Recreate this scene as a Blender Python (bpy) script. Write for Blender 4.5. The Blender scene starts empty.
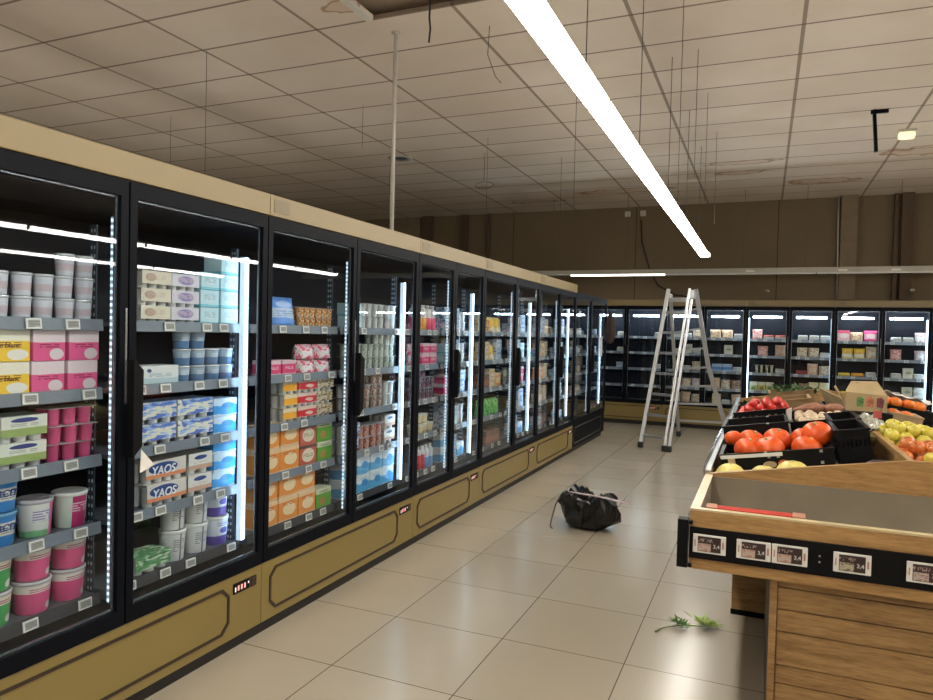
import bpy, bmesh, math, random
from mathutils import Vector, Matrix, noise
R_ = random.Random(7)
S = bpy.context.scene
COL = S.collection
PI = math.pi
# ---------------------------------------------------------------- camera
F_PX, YAW, PIT, ROL, HC = 695.4538, 0.404, -0.0245, 0.024, 1.5556
fw = Vector((-math.sin(YAW)*math.cos(PIT), math.cos(YAW)*math.cos(PIT), math.sin(PIT)))
rt0 = Vector((math.cos(YAW), math.sin(YAW), 0)); up0 = rt0.cross(fw)
rt = rt0*math.cos(ROL)+up0*math.sin(ROL); up = -rt0*math.sin(ROL)+up0*math.cos(ROL)
cd = bpy.data.cameras.new('camera'); cam = bpy.data.objects.new('camera', cd); COL.objects.link(cam)
m = Matrix((rt, up, -fw)).transposed().to_4x4(); m.translation = Vector((0, 0, HC)); cam.matrix_world = m
cd.sensor_width = 36; cd.lens = F_PX/933*36; cd.clip_start = .05; cd.clip_end = 100
S.camera = cam
S.view_settings.view_transform = 'Standard'; S.view_settings.look = 'None'
S.view_settings.gamma = 1; S.view_settings.use_curve_mapping = False
S.view_settings.exposure = 1.1
# ---------------------------------------------------------------- nodes
def lin(c):
    return tuple(((v/255)/12.92 if v/255 <= .04045 else ((v/255+.055)/1.055)**2.4) for v in c)
class NT:
    def __init__(s, name, rough=.6, metal=0, spec=.5):
        s.m = bpy.data.materials.new(name); s.m.use_nodes = True; s.t = s.m.node_tree
        s.b = s.t.nodes['Principled BSDF']; s.b.inputs['Roughness'].default_value = rough
        s.b.inputs['Metallic'].default_value = metal; s.b.inputs['Specular IOR Level'].default_value = spec
    def n(s, ty, **k):
        x = s.t.nodes.new(ty)
        for a, b in k.items(): setattr(x, a, b)
        return x
    def put(s, sock, v):
        if isinstance(v, bpy.types.NodeSocket): s.t.links.new(v, sock)
        elif isinstance(v, (tuple, list)) and len(v) == 3 and sock.type == 'RGBA': sock.default_value = (*v, 1)
        else: sock.default_value = v
    def mt(s, op, a, b=0.0, c=0.0):
        x = s.n('ShaderNodeMath', operation=op)
        s.put(x.inputs[0], a); s.put(x.inputs[1], b); s.put(x.inputs[2], c); return x.outputs[0]
    def mix(s, f, a, b):
        x = s.n('ShaderNodeMix', data_type='RGBA'); s.put(x.inputs[0], f); s.put(x.inputs[6], a); s.put(x.inputs[7], b)
        return x.outputs[2]
    def co(s, which='Object'):
        x = s.n('ShaderNodeTexCoord'); y = s.n('ShaderNodeSeparateXYZ'); s.t.links.new(x.outputs[which], y.inputs[0])
        return x.outputs[which], y.outputs[0], y.outputs[1], y.outputs[2]
    def noise(s, vec, scale=5, detail=3, rough=.5):
        x = s.n('ShaderNodeTexNoise'); s.put(x.inputs['Vector'], vec); x.inputs['Scale'].default_value = scale
        x.inputs['Detail'].default_value = detail; x.inputs['Roughness'].default_value = rough; return x.outputs['Fac']
    def vec(s, a, b, c):
        x = s.n('ShaderNodeCombineXYZ'); s.put(x.inputs[0], a); s.put(x.inputs[1], b); s.put(x.inputs[2], c); return x.outputs[0]
    def wn(s, v):
        x = s.n('ShaderNodeTexWhiteNoise', noise_dimensions='3D'); s.put(x.inputs['Vector'], v); return x.outputs['Value']
    def ramp(s, f, a, b):
        x = s.n('ShaderNodeMapRange'); s.put(x.inputs[0], f); x.inputs[1].default_value = a; x.inputs[2].default_value = b; return x.outputs[0]
    def base(s, v): s.put(s.b.inputs['Base Color'], v)
    def bump(s, h, st=.3, d=.01):
        x = s.n('ShaderNodeBump'); x.inputs['Strength'].default_value = st; x.inputs['Distance'].default_value = d
        s.put(x.inputs['Height'], h); s.t.links.new(x.outputs[0], s.b.inputs['Normal'])
def plain(name, c, rough=.5, metal=0, var=.06, spec=.5, scale=9):
    t = NT(name, rough, metal, spec); v, x, y, z = t.co()
    t.base(t.mix(t.ramp(t.noise(v, scale, 4), .3, .7), tuple(q*(1-var) for q in c), tuple(min(1, q*(1+var)) for q in c)))
    return t.m
def emis(name, c, st):
    t = NT(name); t.base((.8, .8, .8)); t.b.inputs['Emission Color'].default_value = (*c, 1); t.b.inputs['Emission Strength'].default_value = st
    return t.m
def glass_mat(name, tint, f0=.06, rough=0.0):
    m = bpy.data.materials.new(name); m.use_nodes = True; nt = m.node_tree; nt.nodes.clear()
    o = nt.nodes.new('ShaderNodeOutputMaterial'); mx = nt.nodes.new('ShaderNodeMixShader')
    tr = nt.nodes.new('ShaderNodeBsdfTransparent'); gl = nt.nodes.new('ShaderNodeBsdfGlossy'); lw = nt.nodes.new('ShaderNodeLayerWeight'); lw.inputs[0].default_value = .5
    pw = nt.nodes.new('ShaderNodeMath'); pw.operation = 'POWER'; pw.inputs[1].default_value = 5; nt.links.new(lw.outputs['Facing'], pw.inputs[0])
    fr = nt.nodes.new('ShaderNodeMath'); fr.operation = 'MULTIPLY_ADD'; fr.inputs[1].default_value = .9; fr.inputs[2].default_value = f0*.45; nt.links.new(pw.outputs[0], fr.inputs[0])
    tr.inputs[0].default_value = (*tint, 1); gl.inputs['Roughness'].default_value = rough; gl.inputs[0].default_value = (.95, .97, 1, 1)
    nt.links.new(fr.outputs[0], mx.inputs[0]); nt.links.new(tr.outputs[0], mx.inputs[1]); nt.links.new(gl.outputs[0], mx.inputs[2])
    nt.links.new(mx.outputs[0], o.inputs[0]); return m
def wood(name, c1, c2, axis=0, scale=1.0, rough=.45):
    t = NT(name, rough); v, x, y, z = t.co()
    q = [x, y, z]; q = [t.mt('MULTIPLY', a, (5.0 if i == axis else 48.0)*scale) for i, a in enumerate(q)]
    n1 = t.noise(t.vec(*q), 1.0, 6, .6); n2 = t.noise(v, 3.5, 3); n3 = t.noise(t.vec(*[t.mt('MULTIPLY', a, 4) for a in q]), 1, 3)
    f = t.mt('ADD', t.mt('MULTIPLY', n1, .75), t.mt('MULTIPLY', n2, .25)); f = t.mt('ADD', f, t.mt('MULTIPLY', t.mt('SUBTRACT', n3, .5), .3))
    t.base(t.mix(t.ramp(f, .33, .68), c1, c2)); t.bump(n1, .12, .003); return t.m
M = {}
M['black'] = plain('black_coated_metal', (.0022, .0030, .006), .5, spec=.10)
M['blackplastic'] = plain('black_plastic', (.004, .004, .005), .5, spec=.15)
M['inner'] = plain('dark_liner', (.007, .010, .019), .5, spec=.2)
M['innerblue'] = plain('blue_grey_liner', (.05, .07, .10), .35)
M['beige'] = plain('beige_enamel', (.235, .175, .078), .42, var=.03, scale=3)
M['basebeige'] = plain('beige_enamel_falloff', (.225, .165, .052), .36, var=.03, scale=3)  # base panel beige, with the lamps' falloff put into the colour
M['molding'] = plain('brown_rubber_molding', (.035, .02, .012), .5)
M['kick'] = plain('kick_plate_dark', (.012, .01, .009), .5)
M['shelf'] = plain('shelf_metal', (.12, .135, .16), .35, .3)
M['rail'] = plain('price_rail_plastic', (.17, .20, .235), .3)
M['darkrail'] = plain('dark_rail', (.05, .05, .055), .4)
M['spacer'] = plain('aluminium_spacer', (.35, .37, .40), .25, .8)
M['glass'] = glass_mat('door_glass', (.93, .96, .98))
M['clear'] = glass_mat('clear_plastic', (.90, .92, .92), rough=.08)
def ledm():
    t = NT('led_strip_cold', .4); v, x, y, z = t.co('Generated')
    p = t.mt('SUBTRACT', 1, t.mt('MULTIPLY', t.mt('ABSOLUTE', t.mt('SUBTRACT', x, .5)), 1.9)); p = t.mt('POWER', t.mt('MAXIMUM', p, .0), 3.0)
    bead = t.mt('ADD', .75, t.mt('MULTIPLY', .25, t.mt('SINE', t.mt('MULTIPLY', z, 330))))
    t.base((.6, .65, .7)); t.b.inputs['Emission Color'].default_value = (.60, .82, 1, 1)
    t.put(t.b.inputs['Emission Strength'], t.mt('ADD', .35, t.mt('MULTIPLY', t.mt('MULTIPLY', p, bead), 17))); return t.m
M['led'] = ledm()
def ledd():
    t = NT('led_strip_side', .4); v, x, y, z = t.co(); f = t.mt('LESS_THAN', t.mt('FRACT', t.mt('MULTIPLY', z, 40)), .5)
    t.base((.4, .45, .5)); t.b.inputs['Emission Color'].default_value = (.62, .82, 1, 1); t.put(t.b.inputs['Emission Strength'], t.mt('ADD', .06, t.mt('MULTIPLY', f, .75))); return t.m
M['ledsoft'] = ledd()
M['ledtop'] = emis('led_strip_top', (.85, .95, 1.0), 22)
M['tube'] = emis('fluorescent_diffuser', (1.0, .955, .86), 17)
M['tubeback'] = emis('fluorescent_back', (1.0, .93, .80), 1.6)
M['whitemetal'] = plain('white_lacquered_metal', (.55, .53, .48), .4)
M['greymetal'] = plain('grey_lacquered_metal', (.42, .40, .35), .4)
M['alu'] = plain('brushed_aluminium', (.45, .46, .47), .35, .75)
M['alud'] = plain('dull_aluminium', (.42, .43, .46), .4, .6)
M['rubber'] = plain('black_rubber', (.012, .012, .014), .6)
M['wire'] = plain('steel_wire', (.10, .085, .07), .5)
M['cable'] = plain('black_cable', (.01, .009, .008), .6)
M['card'] = plain('brown_cardboard', (.27, .165, .075), .8, var=.1)
M['cardlt'] = plain('pale_cardboard', (.44, .33, .18), .8, var=.08)
M['white'] = plain('white_paper', (.72, .70, .66), .6)
M['cloth'] = plain('brown_cloth', (.04, .026, .022), .9, var=.3)
M['liner'] = plain('tray_liner_metal', (.26, .225, .17), .3, .2, var=.12, scale=5)
M['woodx'] = wood('oak_along_x', lin((138, 103, 59)), lin((182, 142, 90)), 0)
M['woody'] = wood('oak_along_y', lin((138, 103, 59)), lin((182, 142, 90)), 1)
M['woodshade'] = wood('oak_planks_shaded', lin((122, 90, 52)), lin((170, 134, 86)), 0)  # darker oak copy, shading of the pedestal put into the colour
M['edge'] = plain('pale_edge_band', lin((196, 178, 140)), .35)
M['red'] = plain('red_plastic', (.50, .06, .045), .25)
M['clip'] = plain('yellowed_clip', (.75, .55, .25), .5)
M['copper'] = plain('pinkish_clip', (.45, .22, .15), .35)
# ceiling
def grid_mat():
    t = NT('ceiling_tiles', .85); v, x, y, z = t.co()
    gx = t.mt('DIVIDE', t.mt('SUBTRACT', x, -4.5712), 1.193); gy = t.mt('DIVIDE', t.mt('SUBTRACT', y, 4.0916), .6)
    fx, fy = t.mt('FRACT', gx), t.mt('FRACT', gy)
    ex = t.mt('MULTIPLY', t.mt('MINIMUM', fx, t.mt('SUBTRACT', 1, fx)), 1.193)
    ey = t.mt('MULTIPLY', t.mt('MINIMUM', fy, t.mt('SUBTRACT', 1, fy)), .6)
    lx, ly = t.mt('LESS_THAN', ex, .015), t.mt('LESS_THAN', ey, .012)
    cell = t.wn(t.vec(t.mt('FLOOR', gx), t.mt('FLOOR', gy), 0))
    n = t.noise(v, 1.2, 4)
    c = t.mix(t.ramp(cell, 0, 1), (.60, .525, .445), (.67, .60, .52))
    c = t.mix(t.ramp(n, .35, .7), c, (.58, .50, .415))
    c = t.mix(t.mt('MULTIPLY', lx, .75), c, (.15, .105, .065)); c = t.mix(t.mt('MULTIPLY', ly, .8), c, (.12, .075, .045))
    nz = t.noise(v, 6, 4)
    for sx, sy, rx, ry in STAINS:
        d = t.mt('SQRT', t.mt('ADD', t.mt('POWER', t.mt('DIVIDE', t.mt('SUBTRACT', x, sx), rx), 2), t.mt('POWER', t.mt('DIVIDE', t.mt('SUBTRACT', y, sy), ry), 2)))
        d = t.mt('ADD', d, t.mt('MULTIPLY', t.mt('SUBTRACT', nz, .5), 1.5))
        ring = t.mt('SUBTRACT', 1, t.ramp(t.mt('ABSOLUTE', t.mt('SUBTRACT', d, .85)), .03, .2))
        ins = t.mt('LESS_THAN', d, .85)
        c = t.mix(t.mt('MULTIPLY', ins, .3), c, (.42, .24, .1)); c = t.mix(t.mt('MULTIPLY', ring, .75), c, (.26, .12, .04))
    t.base(c); t.bump(t.mt('SUBTRACT', 1, t.mt('MAXIMUM', lx, ly)), .25, .004); return t.m
STAINS = [(-2.98, 4.42, .17, .10), (-2.2, 11.6, .75, .2), (-3.9, 12.1, .5, .12), (.75, 11.7, .5, .2), (-.35, 10.2, .5, .12), (1.9, 10.2, .6, .25), (-.4, 10.8, .35, .12)]
M['ceil'] = grid_mat()
def floor_mat():
    t = NT('floor_tiles', .22); v, x, y, z = t.co()
    gx = t.mt('DIVIDE', t.mt('SUBTRACT', x, -1.7967), .6163); gy = t.mt('DIVIDE', t.mt('SUBTRACT', y, 2.7012), .6156)
    fx, fy = t.mt('FRACT', gx), t.mt('FRACT', gy)
    e = t.mt('MINIMUM', t.mt('MINIMUM', fx, t.mt('SUBTRACT', 1, fx)), t.mt('MINIMUM', fy, t.mt('SUBTRACT', 1, fy)))
    l = t.mt('LESS_THAN', e, .0042)
    cell = t.wn(t.vec(t.mt('FLOOR', gx), t.mt('FLOOR', gy), 3))
    n = t.ramp(t.noise(t.vec(x, y, .37), 2.2, 3, .5), .2, .8)
    c = t.mix(cell, (.36, .31, .235), (.415, .36, .28)); c = t.mix(t.mt('MULTIPLY', n, .5), c, (.33, .285, .22))
    t.base(t.mix(l, c, (.11, .075, .05)))
    return t.m
M['floor'] = floor_mat()
def wall_mat():
    t = NT('brown_wall', .8); v, x, y, z = t.co()
    n = t.noise(v, .8, 4)
    g = t.mt('LESS_THAN', t.mt('ABSOLUTE', t.mt('SUBTRACT', t.mt('FRACT', t.mt('DIVIDE', t.mt('SUBTRACT', x, .16), 2.4)), .5)), .497)
    c = t.mix(n, (.15, .112, .068), (.20, .152, .095)); t.base(t.mix(t.mt('SUBTRACT', 1, g), c, (.05, .035, .02))); return t.m
M['wall'] = wall_mat()
M['wallplain'] = plain('brown_plaster', (.21, .16, .105), .8)
M['walldk'] = plain('dark_brown_plaster', (.10, .065, .04), .8)
# ---------------------------------------------------------------- mesh builder
class MB:
    def __init__(s): s.v = []; s.f = []; s.mi = []; s.cur = 0; s.sm = []
    def add(s, vs, fs, smooth=False):
        o = len(s.v); s.v += [tuple(q) for q in vs]; s.f += [tuple(i+o for i in f) for f in fs]; s.mi += [s.cur]*len(fs); s.sm += [smooth]*len(fs); return s
    def box(s, x0, x1, y0, y1, z0, z1):
        x0, x1 = min(x0, x1), max(x0, x1); y0, y1 = min(y0, y1), max(y0, y1); z0, z1 = min(z0, z1), max(z0, z1)
        v = [(x0, y0, z0), (x1, y0, z0), (x1, y1, z0), (x0, y1, z0), (x0, y0, z1), (x1, y0, z1), (x1, y1, z1), (x0, y1, z1)]
        return s.add(v, [(0, 3, 2, 1), (4, 5, 6, 7), (0, 1, 5, 4), (1, 2, 6, 5), (2, 3, 7, 6), (3, 0, 4, 7)])
    def bbox(s, x0, x1, y0, y1, z0, z1, b=.004):     # chamfered box
        bm = bmesh.new(); r = bmesh.ops.create_cube(bm, size=1)
        for v in bm.verts: v.co = Vector(((x0+x1)/2+v.co.x*(x1-x0), (y0+y1)/2+v.co.y*(y1-y0), (z0+z1)/2+v.co.z*(z1-z0)))
        bmesh.ops.bevel(bm, geom=bm.edges[:], offset=b, segments=2, affect='EDGES', profile=.5)
        bm.verts.index_update(); s.add([v.co[:] for v in bm.verts], [[v.index for v in f.verts] for f in bm.faces]); bm.free(); return s
    def hexa(s, pts):                                # 8 corner points, same order as box
        return s.add(pts, [(0, 3, 2, 1), (4, 5, 6, 7), (0, 1, 5, 4), (1, 2, 6, 5), (2, 3, 7, 6), (3, 0, 4, 7)])
    def beam(s, p0, p1, w, d, ref=(0, 1, 0)):
        p0, p1 = Vector(p0), Vector(p1); a = (p1-p0).normalized(); b = a.cross(Vector(ref)).normalized(); c = b.cross(a).normalized()
        v = [p+b*(i*w/2)+c*(j*d/2) for p in (p0, p1) for i, j in ((-1, -1), (1, -1), (1, 1), (-1, 1))]
        return s.add(v, [(0, 1, 2, 3), (7, 6, 5, 4), (0, 4, 5, 1), (1, 5, 6, 2), (2, 6, 7, 3), (3, 7, 4, 0)])
    def tube(s, pts, r, n=8, r2=None):
        pts = [Vector(p) for p in pts]; k = len(pts); vs = []; fs = []
        for i, p in enumerate(pts):
            a = (pts[min(i+1, k-1)]-pts[max(i-1, 0)]).normalized(); h = Vector((0, 0, 1)) if abs(a.z) < .9 else Vector((1, 0, 0))
            b = a.cross(h).normalized(); c = a.cross(b); rr = r if r2 is None else r+(r2-r)*i/(k-1)
            vs += [p+(b*math.cos(2*PI*j/n)+c*math.sin(2*PI*j/n))*rr for j in range(n)]
        for i in range(k-1):
            for j in range(n): fs.append((i*n+j, i*n+(j+1) % n, (i+1)*n+(j+1) % n, (i+1)*n+j))
        fs.append(tuple(range(n))[::-1]); fs.append(tuple((k-1)*n+j for j in range(n)))
        return s.add(vs, fs, n > 4)
    def lathe(s, prof, n=20, cx=0, cy=0, cz=0, fn=None, smooth=True):
        vs = []; fs = []; k = len(prof)
        for r, z in prof:
            for j in range(n):
                a = 2*PI*j/n; rr = max(r, .0003)*(fn(a) if fn else 1); vs.append((cx+rr*math.cos(a), cy+rr*math.sin(a), cz+z))
        for i in range(k-1):
            for j in range(n): fs.append((i*n+j, i*n+(j+1) % n, (i+1)*n+(j+1) % n, (i+1)*n+j))
        fs.append(tuple(range(n))[::-1]); fs.append(tuple((k-1)*n+j for j in range(n)))
        return s.add(vs, fs, smooth)
    def prism(s, poly, y0, y1):                      # polygon in xz, extruded in y
        n = len(poly); vs = [(x, y0, z) for x, z in poly]+[(x, y1, z) for x, z in poly]
        fs = [tuple(range(n)), tuple(range(2*n-1, n-1, -1))]+[(i, i+n, (i+1) % n+n, (i+1) % n) for i in range(n)]
        return s.add(vs, fs)
    def ring(s, out, inn, y0, y1):
        n = len(out); vs = [(x, y, z) for y in (y0, y1) for L in (out, inn) for x, z in L]; fs = []
        for i in range(n):
            j = (i+1) % n
            fs += [(i, j, n+j, n+i), (2*n+i, 3*n+i, 3*n+j, 2*n+j), (i, 2*n+i, 2*n+j, j), (n+i, n+j, 3*n+j, 3*n+i)]
        return s.add(vs, fs)
    def frame(s, x0, x1, z0, z1, w, y0, y1, wt=None, wb=None):
        wt = wt or w; wb = wb or w
        s.box(x0, x0+w, y0, y1, z0, z1); s.box(x1-w, x1, y0, y1, z0, z1); s.box(x0+w, x1-w, y0, y1, z1-wt, z1); s.box(x0+w, x1-w, y0, y1, z0, z0+wb); return s
    def mesh(s, name, mats):
        me = bpy.data.meshes.new(name); me.from_pydata(s.v, [], s.f)
        for mm in (mats if isinstance(mats, (list, tuple)) else [mats]): me.materials.append(mm)
        me.polygons.foreach_set('material_index', s.mi); me.polygons.foreach_set('use_smooth', s.sm)
        bm = bmesh.new(); bm.from_mesh(me); bmesh.ops.recalc_face_normals(bm, faces=bm.faces[:]); bm.to_mesh(me); bm.free()
        me.update(); return me
def ob(name, data, parent=None, loc=(0, 0, 0), rz=0.0, rot=None):
    o = bpy.data.objects.new(name, data); COL.objects.link(o); o.parent = parent; o.location = loc
    o.rotation_euler = rot if rot else (0, 0, rz); return o
def tag(o, label, cat, group=None, kind=None):
    if label: o['label'] = label
    if cat: o['category'] = cat
    if group: o['group'] = group
    if kind: o['kind'] = kind
    return o
def thing(name, label, cat, loc=(0, 0, 0), rz=0.0, group=None, rot=None):
    return tag(ob(name, None, None, loc, rz, rot), label, cat, group)
def part(name, mb, mat, parent, loc=(0, 0, 0), rot=None):
    return ob(name, mb.mesh(name, mat) if isinstance(mb, MB) else mb, parent, loc, 0, rot)
def solo(name, mb, mat, label, cat, group=None, loc=(0, 0, 0), rot=None):
    return tag(ob(name, mb.mesh(name, mat) if isinstance(mb, MB) else mb, None, loc, 0, rot), label, cat, group)
def struct(name, mb, mat):
    o = ob(name, mb.mesh(name, mat)); o['kind'] = 'structure'; return o
def text_mesh(txt, size, mat, shear=0.0, ext=.0008):
    c = bpy.data.curves.new('t', 'FONT'); c.body = txt; c.size = size; c.extrude = ext; c.align_x = 'CENTER'; c.align_y = 'CENTER'; c.shear = shear; c.offset = size*.012
    o = bpy.data.objects.new('t', c); COL.objects.link(o); dg = bpy.context.evaluated_depsgraph_get(); dg.update()
    me = bpy.data.meshes.new_from_object(o.evaluated_get(dg)); me.materials.clear(); me.materials.append(mat)
    bpy.data.objects.remove(o); bpy.data.curves.remove(c)
    me.transform(Matrix.Rotation(PI/2, 4, 'X')); return me
# ---------------------------------------------------------------- the room
HZ = 3.9587; WB = 13.08
struct('floor', MB().box(-10, 9, -7, WB+.1, -.1, 0), M['floor'])
hx0, hx1, hy0, hy1 = -2.85, -1.75, 4.02, 4.685
c = MB(); c.box(-10, hx0, -7, WB+.1, HZ, HZ+.03); c.box(hx1, 9, -7, WB+.1, HZ, HZ+.03); c.box(hx0, hx1, -7, hy0, HZ, HZ+.03); c.box(hx0, hx1, hy1, WB+.1, HZ, HZ+.03)
struct('ceiling', c, M['ceil'])
c = MB(); c.box(-10, 9, -7, WB, HZ+.6, HZ+.65)
struct('trim_1', c, M['walldk'])
struct('trim_6', MB().box(hx0-.8, hx1+.8, hy0-.8, hy1+.8, HZ+.10, HZ+.12), plain('raw_board', (.40, .31, .22), .85))
struct('wall_back', MB().box(-10, 9, WB, WB+.1, 0, HZ+.6), M['wall'])
struct('wall_left', MB().box(-10.1, -10, -7, WB, 0, HZ+.6), M['wallplain'])
struct('wall_right', MB().box(9, 9.1, -7, WB, 0, HZ+.6), M['wallplain'])
struct('wall_front', MB().box(-10, 9, -7.1, -7, 0, HZ+.6), M['wallplain'])
struct('trim_2', MB().box(1.10, 1.34, WB-.12, WB, 2.25, HZ), M['wallplain'])       # pilaster
struct('trim_3', MB().box(1.86, 1.92, WB-.10, WB, 2.25, HZ).box(1.96, 2.12, WB-.14, WB, 2.25, HZ), M['walldk'])
struct('trim_4', MB().box(-7.35, -6.7, WB-.03, WB, 1.2, HZ), M['wallplain'])
struct('trim_5', MB().box(-6.62, -6.4, WB-.10, WB, 0, HZ).box(-5.75, -5.6, WB-.08, WB, 0, HZ).box(-5.2, -5.12, WB-.06, WB, 0, HZ), M['walldk'])
# duct above the opening in the ceiling
solo('ventilation_duct', MB().bbox(-2.78, -1.78, 4.04, 4.30, HZ+.035, HZ+.095, .01), M['greymetal'], 'pale duct visible through the missing ceiling tile', 'duct')
t = thing('loose_ceiling_tile', 'sagging ceiling tile edge beside the opening with exposed duct', 'ceiling tile', (-2.87, 4.1, HZ-.02))
part('tile', MB().bbox(-.03, .03, -.05, .56, -.004, .018, .003), M['whitemetal'], t)
# ---------------------------------------------------------------- freezer cabinets
SH_Z = [1.569, 1.300, 1.035, .766, .483]
_tag = MB(); _tag.cur = 0; _tag.bbox(-.029, .029, -.004, .002, -.019, .019, .0015); _tag.cur = 1; _tag.box(-.022, .022, -.0048, -.004, -.012, .013)
def tagscreen():
    t = NT('price_tag_screen', .5); v, x, y, z = t.co(); row = t.mt('LESS_THAN', t.mt('FRACT', t.mt('MULTIPLY', z, 170)), .42); cell = t.wn(t.vec(t.mt('FLOOR', t.mt('MULTIPLY', x, 55)), 0, t.mt('FLOOR', t.mt('MULTIPLY', z, 170))))
    t.base(t.mix(t.mt('MULTIPLY', row, t.mt('GREATER_THAN', cell, .25)), (.36, .36, .33), (.16, .15, .14))); return t.m
M['tagscreen'] = tagscreen(); TAG = _tag.mesh('price_tag', [M['white'], M['tagscreen']])
def stripes():
    t = NT('grille_slots', .5); v, x, y, z = t.co(); f = t.mt('FRACT', t.mt('MULTIPLY', t.mt('ADD', x, z), 75))
    g = t.mt('MULTIPLY', t.mt('GREATER_THAN', f, .5), t.mt('GREATER_THAN', t.mt('FRACT', t.mt('MULTIPLY', t.mt('SUBTRACT', x, z), 75)), .3))
    t.base(t.mix(g, (.26, .20, .11), (.05, .035, .02))); return t.m
M['grille'] = stripes()
def perf():
    t = NT('perforated_upright_lit_holes', .4, .3); v, x, y, z = t.co(); f = t.mt('FRACT', t.mt('MULTIPLY', z, 30))
    g = t.mt('MULTIPLY', t.mt('GREATER_THAN', f, .6), t.mt('LESS_THAN', t.mt('FRACT', t.mt('MULTIPLY', y, 60)), .5)); t.base(t.mix(g, (.035, .05, .07), (.5, .6, .68))); return t.m  # pale dots paint in the strip light showing in the holes
M['perf'] = perf()
M['display_red'] = emis('red_display', (1, .05, .03), .35)
M['display_white'] = emis('white_display', (1, .8, .8), .5)
def octo(x0, x1, z0, z1, c):
    return [(x0+c, z0), (x1-c, z0), (x1, z0+c), (x1, z1-c), (x1-c, z1), (x0+c, z1), (x0, z1-c), (x0, z0+c)]
ORD = ['first', 'second', 'third', 'fourth', 'fifth', 'sixth', 'seventh', 'eighth', 'ninth', 'tenth', 'eleventh', 'twelfth', 'thirteenth']
def cabinet(label, loc, rz, ws, depth, group, style='beige', shelves=SH_Z, ledmode='end', first=True, last=True, tags=4, topled=False):
    W = sum(ws); t = thing('freezer_cabinet', label, 'freezer', loc, rz, group)
    dark = style == 'dark'; zt = 2.115; bp = M['black'] if dark else M['basebeige']
    b = MB(); D = depth
    b.box(0, W, D-.03, D, .07, 2.1); b.box(0, W, .03, D-.03, 2.04, 2.1); b.box(0, W, .03, D-.03, .07, .40)
    if first: b.box(0, .03, .05, D-.03, .40, 2.04)
    if last: b.box(W-.03, W, .05, D-.03, .40, 2.04)
    part('body', b, M['inner'], t)
    part('roof', MB().box(0, W, .0, D, 2.1, 2.13 if dark else 2.19), M['black'] if dark else M['greymetal'], t)
    if not dark:
        part('fascia', MB().bbox(.0015, W-.0015, -.02, .02, zt, 2.22, .003), M['beige'], t)
        part('vent_grille', MB().box(.03, .15, -.0225, -.0195, 2.135, 2.20), M['grille'], t)
    pb = MB().bbox(.0015, W-.0015, -.004, .03, .072, .374, .003)
    pn = part('base_panel', pb, bp, t)
    c1, c2 = octo(.06, W-.23, .115, .335, .045), octo(.072, W-.242, .127, .323, .041)
    part('molding', MB().ring(c1, c2, -.010, -.004), M['molding'] if not dark else M['darkrail'], pn)
    if not dark:
        dp = part('control_display', MB().bbox(W-.205, W-.095, -.012, -.004, .285, .335, .002), M['blackplastic'], pn)
        dm = MB(); 
        for k in range(3): dm.box(W-.180+.022*k, W-.170+.022*k, -.0135, -.012, .298, .322)
        part('red_digits', dm, M['display_red'], dp)
        part('display_dot', MB().box(W-.198, W-.192, -.0135, -.012, .296, .318), M['display_white'], dp); part('display_dot', MB().box(W-.108, W-.102, -.0135, -.012, .312, .322), M['display_white'], dp)
        part('switch', MB().bbox(W-.085, W-.045, -.012, -.004, .285, .335, .002), M['molding'], pn)
    part('kick_plate', MB().box(0, W, .035, .06, 0, .07), M['kick'], t)
    x = 0
    for i, w in enumerate(ws):
        a, e = x+.004, x+w-.004
        fr = MB(); fw_ = .034
        fr.frame(a, e, .378, 2.112, fw_, -.012, .02, .062, .065)
        d = part('door', fr, M['black'], t)
        g = part('glass_pane', MB().box(a+fw_-.004, e-fw_+.004, .001, .006, .44, 2.053), M['glass'], d)
        part('seal_strip', MB().frame(a+fw_-.001, e-fw_+.001, .441, 2.052, .010, .008, .014), M['spacer'], d)
        if i == 1 or (i == 0 and len(ws) == 1):
            h = MB(); h.prism([(a-.012, 1.04), (a+.030, 1.08), (a+.034, 1.38), (a-.012, 1.42)], -.055, -.012); part('handle', h, M['blackplastic'], d)
        if i == 0 and len(ws) > 1:
            part('handle', MB().box(e-.012, e-.004, -.016, -.012, 1.25, 1.62), M['spacer'], d)  # thin pale strip standing for the bright reflection on this door's handle
        s0, s1 = x+.030, x+w-(.006 if i == 0 and len(ws) > 1 else .030)
        for k, z in enumerate(shelves):
            sm = MB(); sm.box(s0, s1, .128, D-.03, z-.022, z-.004)
            if k == len(shelves)-1: sm.box(s0, s1, .125, D-.03, z-.045, z-.022)
            sh = part('shelf', sm, M['shelf'], t)
            rl = MB().hexa([(s0, .115, z-.040), (s1, .115, z-.040), (s1, .122, z-.040), (s0, .122, z-.040), (s0, .120, z+.006), (s1, .120, z+.006), (s1, .127, z+.006), (s0, .127, z+.006)])
            part('shelf_rail', rl, M['rail'] if k < len(shelves)-1 and style != 'dim' else M['darkrail'], sh)
            n = tags; st = (s1-s0)/n
            for q in range(n):
                if R_.random() < .88: part('price_tag', TAG, None, sh, (s0+st*(q+.5)+R_.uniform(-.3, .3)*st*.8, .112, z-.017), (-.10, R_.uniform(-.03, .03), 0))
        part('shelf_upright', MB().box(s1+.0005, s1+(.0055 if i == 0 else .016), .16, .20, .45, 1.95), M['perf'], t)
        if (ledmode == 'end' and i == len(ws)-1):
            part('led_strip', MB().box(x+w-.076, x+w-.040, .070, .095, .50, 1.90), M['led'], t)
        elif ledmode == 'end':
            part('led_strip', MB().box(x+w-.0405, x+w-.0375, .030, .04, .47, 1.97), M['ledsoft'], t)
        if ledmode == 'right' and i == len(ws)-1: part('led_strip', MB().box(x+w-.064, x+w-.036, .05, .07, .47, 1.92), M['led'], t)
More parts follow.
